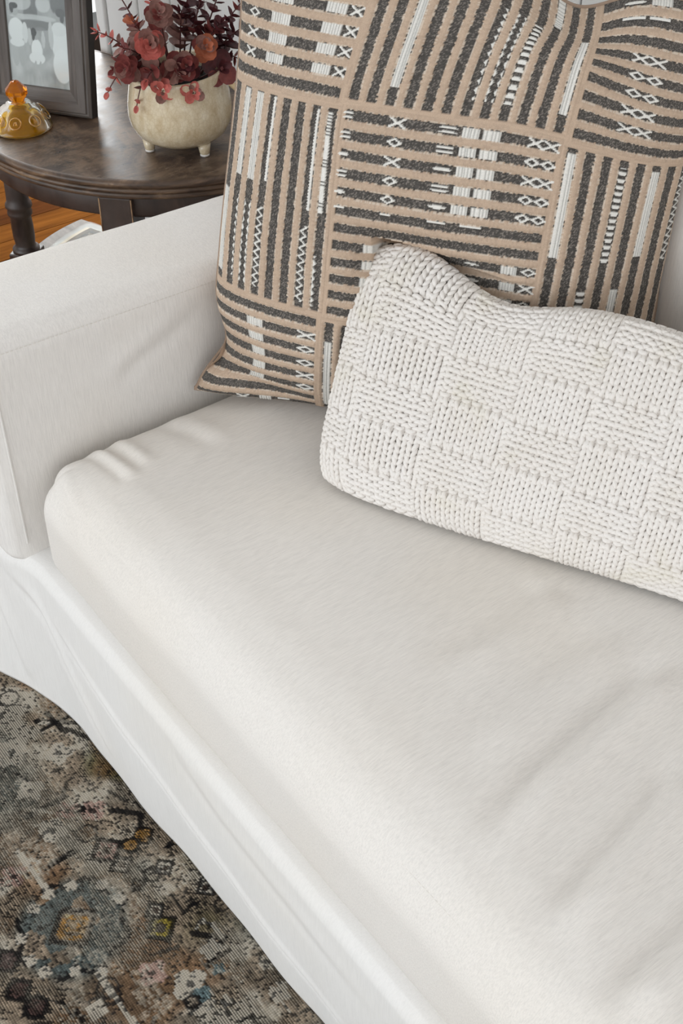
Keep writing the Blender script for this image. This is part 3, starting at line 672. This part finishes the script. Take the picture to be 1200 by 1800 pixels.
# knitted lumbar pillow ----------------------------------------------
kp = tag(empty('knitted_pillow', (.54, .42, SEAT)), 'chunky cream lumbar pillow knitted in a basketweave of squares, leaning on the striped pillow', 'pillow')
KP0 = np.array((.54, .42, SEAT))
def knit_settle(P):
    z = P[..., 2]; return np.concatenate([P[..., :2], np.where(z < SEAT + .010, SEAT + .002 + .008*np.exp(np.minimum((z - SEAT - .010)/.012, 0)), z)[..., None]], -1)
cx_, cy_ = np.meshgrid(np.linspace(-1, 1, 120), np.linspace(-1, 1, 70), indexing='ij')
A = knit_settle(knit_point(cx_*.985, cy_*.975, np.full_like(cx_, -.0072)))
mesh_np('inner_cover', A.reshape(-1, 3) - KP0, grid_quads(120, 70), plain('shaded_lining', (.50, .46, .41), .95, 0, .1), kp)  # lining colour darkened to stand in for shade in the gaps between stitches
hb = -2*puff(cx_*.985, cy_*.975, KT, 3.0, .5)*.8 - .0045
A = knit_settle(knit_point(cx_*.985, cy_*.975, hb))
mesh_np('back_cover', A.reshape(-1, 3) - KP0, grid_quads(120, 70)[:, ::-1], M['yarn'], kp)
NBX, NBY, SPB, RPB = 7.0, 5.6, 7, 7
nst, nrw = int(NBX*SPB), int(NBY*RPB)
seg = 16; tpar = np.linspace(0, 2*np.pi*nst, nst*seg + 1)
Vs, Qs, off = [], [], 0
for j in range(-1, nrw + 1):
    wob = .12*np.sin(tpar*.013 + j*1.7) + .08*np.sin(tpar*.31 + j*2.9)
    bxp = (tpar + 1.30*np.sin(2*tpar))/(2*np.pi)/SPB + .0
    byp = (j + .5 + .92*np.cos(tpar) + wob*.5)/RPB
    blx = np.floor((tpar/(2*np.pi)/SPB) + .1 - .5).astype(int); bly = int(math.floor((j + .5)/RPB - .4 - .5))
    sgn = np.where((blx + bly) % 2 == 0, 1.0, -1.0)             # knit face or purl face of a square
    kk = np.ones(9)/9; sgn = np.convolve(np.pad(sgn, 4, 'edge'), kk, 'valid')
    x_ = np.clip(bxp/NBX*2 - 1, -1.0, 1.0); y_ = np.clip(byp/NBY*2 - 1, -1.0, 1.0)
    loft = .0016*sgn
    P = knit_settle(knit_point(x_, y_, -sgn*.0031*np.cos(2*tpar) + loft*0 + .0006*np.sin(tpar*.5 + j)))
    rad = .00295*(1 + .08*np.sin(tpar*1.7 + j*3.1))
    v, f = tube(P, rad, 7, Kn); Vs.append(v); Qs.append(f + off); off += len(v)
kc = mesh_np('knit_stitches', np.concatenate(Vs) - KP0, np.concatenate(Qs), M['yarn'], kp); tag(kc, kind='stuff')

# ------------------------------------------------------------------ side table
TC = np.array((-.683, .649)); TR, TZ = .369, .580
nd = (-wn_)                                          # direction from the table centre to the wall
def d_outline(r, flat, n=160):
    """round table cut straight along the wall"""
    a = np.linspace(0, 2*np.pi, n, endpoint=False); p = np.stack([np.cos(a), np.sin(a)], 1)*r
    s = p@nd; over = np.maximum(s - flat, 0); return p - over[:, None]*nd[None]
FL = .088
def d_rings(prof, n=160):
    R = np.stack([np.c_[d_outline(TR - ins, FL - min(ins, .05)*.6, n), np.full(n, zz)] for ins, zz in prof], 1)
    return R.reshape(-1, 3), grid_quads(n, len(prof), wrap=True)
tb = tag(empty('side_table', (TC[0], TC[1], 0)), 'dark worn half-round wooden side table with turned legs and caned lower shelf', 'table')
def cap(name, ins, z, mat, parent, n=160, flip=False):
    o = np.c_[d_outline(TR - ins, FL - min(ins, .05)*.6, n), np.full(n, z)]; f = list(range(n))
    return o, (f[::-1] if flip else f)
o_, f_ = cap('t', .006, TZ, None, None)
o2 = o_.copy(); o2[:, 2] = TZ - .012
mesh_py('tabletop', np.r_[o_, o2], [f_, [160 + i for i in f_[::-1]]] + [[i, 160 + i, 160 + (i+1) % 160, (i+1) % 160] for i in range(160)], M['walnut_top'], tb)
for prof in ([(.010, TZ + .0005), (.004, TZ - .0002), (.0005, TZ - .003), (0, TZ - .006), (.0005, TZ - .010), (.004, TZ - .012), (.010, TZ - .012)],
             [(.012, TZ - .012), (.006, TZ - .0125), (.0025, TZ - .016), (.003, TZ - .020), (.008, TZ - .022), (.016, TZ - .022)],
             [(.016, TZ - .0215), (.010, TZ - .0225), (.0065, TZ - .027), (.0085, TZ - .032), (.014, TZ - .034), (.022, TZ - .034)]):
    V, Q = d_rings(prof); mesh_np('edge_moulding', V, Q, M['walnut_edge'], tb)
V, Q = d_rings([(.026, TZ - .033), (.024, TZ - .036), (.024, TZ - .068), (.026, TZ - .072), (.040, TZ - .072), (.040, TZ - .033)]); mesh_np('apron', V, Q, M['walnut'], tb)
leg_prof = [(.0, .445), (.019, .445), (.021, .441), (.019, .437), (.0165, .432), (.0175, .42), (.0205, .38), (.0215, .350), (.0225, .338), (.026, .333), (.0265, .327), (.0225, .322), (.0245, .316), (.0245, .311), (.0205, .305),
            (.0215, .285), (.0215, .262), (.0195, .246), (.022, .240), (.027, .2365), (.027, .230), (.0, .230)]
foot_prof = [(.0, .19), (.018, .19), (.021, .18), (.018, .168), (.0155, .15), (.018, .10), (.0185, .06), (.015, .03), (.017, .018), (.014, .0), (.0, .0)]
legs = [(-46.0, .322), (-138.4, .334), (163.0, .30), (26.0, .30)]
for an, rr in legs:
    a = math.radians(an); p = np.array((math.cos(a)*rr, math.sin(a)*rr))
    le = empty('leg'); le.parent = tb; le.location = (p[0], p[1], 0); le.rotation_euler = (0, 0, a)
    V, Q, _ = rbox((-.030, -.027, .440), (.034, .027, TZ - .034), .003, (1, 1, 6), 2)
    tp_ = .80 + .20*sstep(.44, .475, V[:, 2]); V[:, 0] *= tp_; V[:, 1] *= tp_; mesh_np('leg_block', V, Q, M['walnut'], le, smooth=False)
    for yy in (-.0265, .0265):
        v, f = tube([(.0335, yy, .476), (.0335, yy, TZ - .036)], .0012, 6, (1, 0, 0)); mesh_np('worn_corner', v, f, M['worn'], le)
    V, Q = lathe(leg_prof, 28); mesh_np('turning', V, Q, M['walnut'], le)
    V, Q, _ = rbox((-.027, -.027, .186), (.027, .027, .231), .003, (1, 1, 1), 2); mesh_np('shelf_block', V, Q, M['walnut'], le, smooth=False)
    V, Q = lathe(foot_prof, 24); mesh_np('foot', V, Q, M['walnut'], le)
SZ = .214
def ring_part(name, r0, r1, z0, z1, mat, n=160):
    a, b = d_outline(r0, FL - .03 if r0 > .3 else FL - .055, n), d_outline(r1, FL - .03 if r1 > .3 else FL - .055, n)
    R = np.stack([np.c_[a, np.full(n, z0)], np.c_[b, np.full(n, z0)], np.c_[b, np.full(n, z1)], np.c_[a, np.full(n, z1)]], 1).reshape(-1, 3)
    i = np.arange(n); q = []
    for k in range(4): q.append(np.stack([i*4 + k, i*4 + (k+1) % 4, ((i+1) % n)*4 + (k+1) % 4, ((i+1) % n)*4 + k], -1))
    return mesh_np(name, R, np.concatenate(q), mat, tb, smooth=False)
M['shelf'] = wood('grey_worn_shelf', [(0.3, (0.10, 0.085, 0.075)), (0.55, (0.19, 0.165, 0.145)), (0.75, (0.27, 0.24, 0.21))], (14, 30, 20), 0.6, 0.3)
ring_part('shelf_rim', .290, .338, SZ - .016, SZ, M['shelf']); ring_part('shelf_bead', .286, .294, SZ - .004, SZ + .004, M['cane'])
# woven cane in the shelf opening
cin = d_outline(.262, FL - .055, 160); Vs, Qs, off = [], [], 0
def inside(p): return (np.hypot(*p.T) < .288) & (p@nd < FL - .055)
for fam, (ang, sp) in enumerate(((0, .021), (90, .021), (45, .01485), (135, .01485))):
    a = math.radians(ang + 20); dv, nv_ = np.array((math.cos(a), math.sin(a))), np.array((-math.sin(a), math.cos(a)))
    for o in np.arange(-.288, .288, sp):
        for oo in ((-.0022, .0022) if fam < 2 else (0.0,)):
            s = np.linspace(-.29, .29, 118); p = (o + oo)*nv_ + s[:, None]*dv; k = inside(p)
            if k.sum() < 4: continue
            p = p[k]; zz = SZ - .006 + (.0007 if fam % 2 else -.0007)*np.cos(s[k]/sp*np.pi*2) + fam*.0004
            v, f = tube(np.c_[p, zz][::4] if len(p) > 12 else np.c_[p, zz], .0013, 4, (0, 0, 1)); Vs.append(v); Qs.append(f + off); off += len(v)
tag(mesh_np('cane_webbing', np.concatenate(Vs), np.concatenate(Qs), M['cane'], tb), kind='stuff')
g = d_outline(.300, FL - .04, 120)
mesh_py('glass_sheet', np.r_[np.c_[g, np.full(120, SZ + .0055)], np.c_[g, np.full(120, SZ + .0095)]], [list(range(120))[::-1], [120 + i for i in range(120)]] + [[i, (i+1) % 120, 120 + (i+1) % 120, 120 + i] for i in range(120)], M['glass'], tb)

# ------------------------------------------------------------------ photo frame
FB = np.array((-.663, .487)); fdir = np.array((.817, .576)); fa = math.atan2(.576, .817)
fw, fh, rw = .196, .246, .042
base = FB - fdir*fw/2
pf = tag(empty('picture_frame', (base[0], base[1], TZ + .001), fa), 'grey-brown wooden picture frame with a black-and-white family photograph, standing on the side table', 'picture frame')
pf.rotation_euler = (math.radians(-9), 0, fa)
prof = [(0, .0), (0, -.012), (.004, -.0155), (.007, -.0155), (.0085, -.0185), (.022, -.0185), (.0255, -.0145), (.036, -.0105), (.0405, -.0095), (.042, -.007), (.042, .0)]   # inset from the outer edge, forward depth
def rail(name, side, mat):
    vs_, n = [], len(prof)
    for end in (0, 1):
        for (ins, dep) in prof:
            L, B = -fw/2 + ins, ins; Rr, Tp = fw/2 - ins, fh - ins
            if side == 'b': p = ((L if end == 0 else Rr), B)
            if side == 't': p = ((Rr if end == 0 else L), Tp)
            if side == 'r': p = (Rr, (B if end == 0 else Tp))
            if side == 'l': p = (L, (Tp if end == 0 else B))
            vs_.append((p[0], dep, p[1]))
    F = [[i, (i+1) % n, n + (i+1) % n, n + i] for i in range(n)] + [list(range(n))[::-1], [n + i for i in range(n)]]
    return mesh_py(name, vs_, F, mat, pf)
for sd_, mm in (('b', M['frame_h']), ('t', M['frame_h']), ('l', M['frame']), ('r', M['frame'])): rail('frame_rail', sd_, mm)
box_part('back_board', (-fw/2 - .001, .0, -.0005), (fw/2 + .001, .008, fh + .001), M['frame_dark'], pf)
box_part('side_band', (fw/2 - .0005, -.0115, 0.0), (fw/2 + .0012, .008, fh), M['frame_dark'], pf, .0004)
box_part('easel_leg', (-.02, .008, .001), (.02, .012, .16), M['frame_dark'], pf)
pwid, phei = fw - 2*rw + .004, fh - 2*rw + .004
nxp, nyp = 90, 130
px, pv = np.meshgrid(np.linspace(0, 1, nxp), np.linspace(0, 1, nyp), indexing='ij'); py = pv*1.17
G = .47 + .24*fbm(px, py, 61, 3, 6.0) + .20*(1 - py)
def el(cx, cy, rx, ry, val, a=1.0):
    global G
    m = sstep(1.06, .94, np.hypot((px-cx)/rx, (py-cy)/ry))*a; G = G*(1-m) + val*m
G = np.where((px > .30) & (px < .52) & (py > .80), .36 + .1*fbm(px*3, py, 62, 2, 12.0), G); el(.9, .98, .16, .14, .34, .8); el(.25, .97, .18, .10, .80, .7); el(.62, .96, .12, .09, .82, .7)
el(.45, .80, .38, .035, .78, .8); el(.48, .72, .30, .06, .44, .8); el(.55, .5, .2, .2, .62, .4)
G = G*(1 - .15*sstep(.28, .1, py)*fbm(px*4, py, 63, 3, 5.0))
el(.16, .64, .13, .14, .90); el(.155, .865, .055, .065, .66); el(.14, .915, .07, .035, .22); el(.105, .88, .03, .05, .25); el(.30, .62, .045, .12, .86); el(.12, .38, .06, .16, .72); el(.22, .38, .055, .16, .70); el(.16, .50, .12, .05, .9)   # man in a pale shirt
el(.475, .43, .09, .13, .93); el(.47, .34, .13, .07, .92); el(.47, .60, .05, .05, .66); el(.44, .635, .045, .05, .30); el(.43, .60, .025, .06, .32); el(.44, .22, .022, .09, .72); el(.52, .22, .022, .09, .72); el(.37, .58, .03, .10, .78); el(.59, .56, .03, .10, .78)   # girl in a white dress
el(.86, .55, .14, .22, .91); el(.88, .28, .15, .20, .93); el(.86, .85, .065, .065, .64); el(.89, .885, .075, .05, .34); el(.915, .84, .035, .07, .36); el(.72, .62, .04, .16, .78); el(.86, .7, .12, .08, .88)   # woman in a long white dress
G = np.clip(G, .05, .97)**2.0*.86
PV = np.stack([(px - .5)*pwid, np.full_like(px, -.0052), rw - .002 + pv*phei], -1).reshape(-1, 3)
mesh_np('photograph', PV, grid_quads(nxp, nyp), M['print'], pf, col=np.repeat(G.reshape(-1, 1), 3, 1)*np.array((.97, .99, 1.0)))
box_part('glass_pane', (-pwid/2, -.0068, rw - .002), (pwid/2, -.0058, rw - .002 + phei), M['glass'], pf, .0002)

# ------------------------------------------------------------------ amber glass lid
al = tag(empty('amber_glass_lid', (-.7005, .3675, TZ + .0008)), 'amber pressed-glass candy dish lid with a faceted knob beside the picture frame', 'glass lid')
outp = [(.0510, .001), (.0518, .003), (.0510, .006), (.0485, .009), (.0445, .015), (.0395, .025), (.0325, .034), (.0260, .039), (.0215, .0415), (.0205, .0445), (.0150, .0470)]
inp = [(.0, .0435), (.0150, .0415), (.0215, .0370), (.0290, .0310), (.0365, .0220), (.0415, .0130), (.0455, .0065), (.0490, .0030), (.0502, .001)]
V, Q = lathe([(.0, .0470)] + outp[::-1] + inp[::-1], 64)
an = np.arctan2(V[:, 1], V[:, 0]); rr = np.hypot(V[:, 0], V[:, 1]); sc = 1 + .045*np.cos(an*8)*np.exp(-((V[:, 2] - .024)/.014)**2); V[:, 0] *= sc; V[:, 1] *= sc
dome = mesh_np('lid_dome', V, Q, M['amber'], al)
for k in range(8):
    a = 2*math.pi*k/8 + .15; c_ = np.array((math.cos(a), math.sin(a), 0)); tng = np.array((-math.sin(a), math.cos(a), 0)); upv = np.array((-.62*math.cos(a), -.62*math.sin(a), .78)); nrm = np.cross(tng, upv)
    ctr = c_*.0432 + np.array((0, 0, .0235)); th = np.linspace(0, 2*np.pi, 22, endpoint=False)
    P = ctr + .0095*(np.cos(th)[:, None]*tng + np.sin(th)[:, None]*upv) + .0004*nrm
    v, f = tube(P, .0011, 6, nrm, closed=True); md = mesh_np('coin_medallion', v, f, M['amber'], dome)
    for da in (-.003, 0, .003):
        v, f = tube([ctr + da*tng - .003*upv, ctr + da*.4*tng + .003*upv], .0008, 5, nrm); mesh_np('coin_relief', v, f, M['amber'], dome)
kv = []; ns = 8
rings = [(.010, .0455), (.0125, .050), (.0192, .0600), (.0192, .0655), (.0060, .0800)]
for r_, z_ in rings:
    for i in range(ns): a = 2*math.pi*i/ns; kv.append((r_*math.cos(a), r_*math.sin(a), z_))
kv.append((0, 0, .0815)); F = [[k*ns + i, k*ns + (i+1) % ns, (k+1)*ns + (i+1) % ns, (k+1)*ns + i] for k in range(len(rings)-1) for i in range(ns)]
F += [[(len(rings)-1)*ns + i, (len(rings)-1)*ns + (i+1) % ns, len(kv)-1] for i in range(ns)] + [list(range(ns))[::-1]]
mesh_py('knob', kv, F, M['amber_deep'], al)

# ------------------------------------------------------------------ potted plant
PC = np.array((-.475, .549)); pl = tag(empty('potted_plant', (PC[0], PC[1], TZ)), 'burgundy faux eucalyptus in a cream crackle-glazed footed pot on the side table', 'plant')
potp = [(.0, .015), (.040, .0145), (.060, .019), (.074, .030), (.082, .046), (.0845, .062), (.083, .082), (.0795, .104), (.0765, .122), (.0765, .1275), (.0745, .1300), (.0715, .1285), (.0715, .122), (.0745, .100), (.077, .075), (.070, .040), (.0, .032)]
V, Q = lathe(potp, 72); an = np.arctan2(V[:, 1], V[:, 0])
V[:, 2] += (.0045*np.cos(an - math.radians(60)))*sstep(.05, .13, V[:, 2])
pot = mesh_np('pot', V, Q, M['glaze'], pl)
vd = np.array((.875, -.485)); lat = np.array((.602, .799))
for a in (-65, 55, 175, 295):
    pass
for oo in ((.034, .042), (-.055, .024), (.0, -.06)):
    p = lat*oo[0] + vd*oo[1]
    V, Q = lathe([(.0, .022), (.011, .022), (.0085, .006), (.0075, .004)], 16); V[:, :2] += p; ft = mesh_np('foot', V, Q, M['glaze'], pot)
    V, Q = lathe([(.0, .0045), (.0078, .0045), (.0078, .001), (.0, .0006)], 16); V[:, :2] += p; mesh_np('foot_tip', V, Q, M['foot_white'], pot)
V, Q = lathe([(.0, .122), (.03, .121), (.055, .115), (.0745, .106), (.0745, .098), (.0, .095)], 40); V[:, 2] += .006*(fbm(V[:, 0] + 1, V[:, 1] + 1, 71, 2, 60.0) - .5); mesh_np('moss', V, Q, M['soil'], pot)
# leaf meshes: a small set of shapes shared by all leaves
def leaf_mesh(w, l, cup, mat, name='leaf'):
    vs_ = [(0, 0, 0)]; n = 11
    for i in range(n):
        t_ = i/(n-1); a = math.pi*(t_*2 - 1)*.97
        x_, y_ = l*.5*(1 - math.cos(math.pi - abs(a)))*1.0, w*math.sin(a)*.5
        vs_.append((l*.5 + l*.5*math.cos(a), y_, cup*((y_/w*2)**2 + ((l*.5*math.cos(a))/l)**2*1.4)))
    vs_.append((l*.55, 0, -cup*.25))
    F = [[n + 1, i, i + 1] for i in range(1, n)] + [[n + 1, n, 0], [n + 1, 0, 1]]
    me = bpy.data.meshes.new(name); me.from_pydata(vs_, [], F); me.update(); me.polygons.foreach_set('use_smooth', [True]*len(me.polygons)); me.materials.append(mat); return me
LM = {}
for ci_, m_ in enumerate(LEAF):
    for si, (w_, l_, c_) in enumerate(((.029, .028, .006), (.021, .022, .005), (.013, .017, .003), (.008, .013, .002))): LM[ci_, si] = leaf_mesh(w_, l_, c_, m_)
from mathutils import Matrix, Vector
def put_leaf(parent, pos, axis, normal, key, sc=1.0):
    X = Vector(axis).normalized(); Z = Vector(normal); Z = (Z - X*Z.dot(X)); Z = Z.normalized() if Z.length > 1e-4 else X.orthogonal().normalized(); Y = Z.cross(X)
    o = bpy.data.objects.new('leaf', LM[key]); COL.objects.link(o); o.parent = parent
    o.matrix_local = Matrix.Translation(Vector(pos)) @ Matrix(((X.x, Y.x, Z.x, 0), (X.y, Y.y, Z.y, 0), (X.z, Y.z, Z.z, 0), (0, 0, 0, 1))) @ Matrix.Scale(sc, 4)
RIM = np.array((0, 0, .118)); lr = random.Random(11)
def world(l_, u_, v_): return np.array((*(lat*l_ + vd*v_), u_))
def stem(tip, bend, pairs, cols, s0, s1, start=.35):
    """arching stem with opposite pairs of round leaves"""
    p0 = RIM + world(tip[0]*.25, -.015, tip[2]*.25); p2 = RIM + world(*tip); p1 = (p0 + p2)/2 + world(0, bend, 0)
    u = np.linspace(0, 1, 14)[:, None]; P = (1-u)**2*p0 + 2*u*(1-u)*p1 + u*u*p2
    v, f = tube(P, np.linspace(.0017, .0009, 14), 5, (.3, .2, 1)); so = mesh_np('stem', v, f, M['stem'], pl)
    for k in range(pairs):
        q = start + (1 - start)*(k + .5)/pairs; pos = (1-q)**2*p0 + 2*q*(1-q)*p1 + q*q*p2; T = 2*(1-q)*(p1-p0) + 2*q*(p2-p1); T /= np.linalg.norm(T)
        s = np.cross(T, (lr.uniform(-.4, .4), lr.uniform(-.4, .4), 1)); s /= np.linalg.norm(s); b = np.cross(s, T); tw = k*1.45 + lr.uniform(-.4, .4)
        side = s*math.cos(tw) + b*math.sin(tw); si = int(round(s0 + (s1 - s0)*k/max(1, pairs-1))); ci_ = cols[min(len(cols)-1, int(k/pairs*len(cols)))]
        for sg in (1, -1): put_leaf(so, pos + side*sg*.002, side*sg + T*lr.uniform(.25, .7), T - side*sg*.5, (ci_, si), lr.uniform(.85, 1.12))
    put_leaf(so, p2 - (p2-p1)*.01, p2 - p1 + side*.01, side, (cols[-1], 3), 1.0); put_leaf(so, p2 - (p2-p1)*.01, (p2 - p1) - side*.02, -side, (cols[-1], 3), .9)
def rosette(tip, ax, n, cols, s0, sc=1.0):
    p0 = RIM + world(tip[0]*.3, -.01, tip[2]*.3); p2 = RIM + world(*tip); u = np.linspace(0, 1, 8)[:, None]; P = p0 + (p2 - p0)*u
    v, f = tube(P, .0016, 5, (.3, .2, 1)); so = mesh_np('stem', v, f, M['stem'], pl); A = world(*ax); A /= np.linalg.norm(A)
    s = np.cross(A, (0, 0, 1)); s /= np.linalg.norm(s); b = np.cross(s, A)
    nt = max(2, n//4)                                       # tiers of four round leaves, each turned against the last
    for k in range(nt*4):
        tier = k//4; t_ = tier/(nt - 1); a = (k % 4)*math.pi/2 + tier*math.pi/4 + lr.uniform(-.2, .2) + .5; d_ = s*math.cos(a) + b*math.sin(a); op = 1.0 - .45*t_
        ci_ = cols[lr.randrange(len(cols))]; si = min(3, s0 + int(t_*1.7 + .3))
        put_leaf(so, p2 + A*(.022*t_ - .006) + d_*.003, d_*op + A*(.25 + .5*t_), A*op - d_*(.3 + .3*t_), (ci_, si), sc*lr.uniform(.85, 1.12))
for a in (((-.118, .078, .03), .03, 6, (3, 3, 2, 2), 1, 3), ((-.085, .135, .0), .02, 6, (1, 0, 1), 1, 2.4), ((-.062, .095, .03), .02, 5, (3, 3, 4), 0, 2), ((.035, .165, -.02), .02, 7, (0, 0, 3, 0), 0, 1), ((.05, .125, -.01), .02, 7, (1, 0, 0, 1), 1, 2.2),
          ((.092, .150, -.03), .02, 7, (0, 0, 0, 1), 1, 2.4), ((.112, .105, -.03), .02, 7, (0, 0, 1), 1, 2.5), ((.118, .075, -.01), .03, 6, (0, 0, 1), 0, 2), ((.105, .022, .0), .05, 6, (0, 0, 1), 1, 2.4), ((-.112, -.008, .055), .075, 5, (1, 2, 2), 1, 3),
          ((-.100, .022, .04), .05, 5, (1, 1, 1), 1, 2.5), ((-.068, -.022, .074), .085, 5, (1, 3, 2), 1, 2.6), ((-.03, .125, .03), .02, 5, (3, 4, 2), 1, 3), ((.075, .085, .01), .03, 6, (0, 1, 0), 0, 1.6), ((-.080, .060, .05), .03, 6, (1, 3, 1), 0, 2), ((-.05, .02, .085), .05, 5, (3, 1, 2), 0, 2), ((.0, .03, .085), .045, 5, (1, 3, 3), 0, 2), ((.015, .10, .0), .02, 6, (3, 3, 0), 0, 1.5)):
    stem(*a)
for a in (((-.037, .070, .066), (-.05, .5, 1), 20, (2, 2, 2, 3), 0, .84), ((-.025, .004, .078), (.1, .45, 1), 13, (2, 2, 2, 3), 1, .82), ((.022, .0, .076), (.1, .4, 1), 13, (2, 2, 3), 1, .80), ((.045, .060, .05), (.2, .6, 1), 16, (3, 4, 1), 0, .76),
          ((-.075, .032, .062), (-.4, .4, 1), 16, (3, 1, 1), 0, .78), ((.015, .036, .062), (0, .5, 1), 16, (1, 3, 0), 0, .80), ((-.02, .105, .04), (0, .8, 1), 16, (3, 3, 1), 0, .76), ((.065, .02, .03), (.4, .5, 1), 9, (0, 0, 1), 0, 1.0)):
    rosette(*a)

# ------------------------------------------------------------------ stick behind the pot
sp, sq_ = np.array((-.605, .722, TZ + .030)), np.array((-.470, .722, TZ + .006))
u = np.linspace(0, 1, 10)[:, None]; v, f = tube(sp + (sq_ - sp)*u, .0055, 10); stk = mesh_np('wooden_stick', v - sq_, f, M['stick']); stk.location = sq_
tag(stk, 'thin pale wooden stick lying on the table behind the cream pot', 'stick')
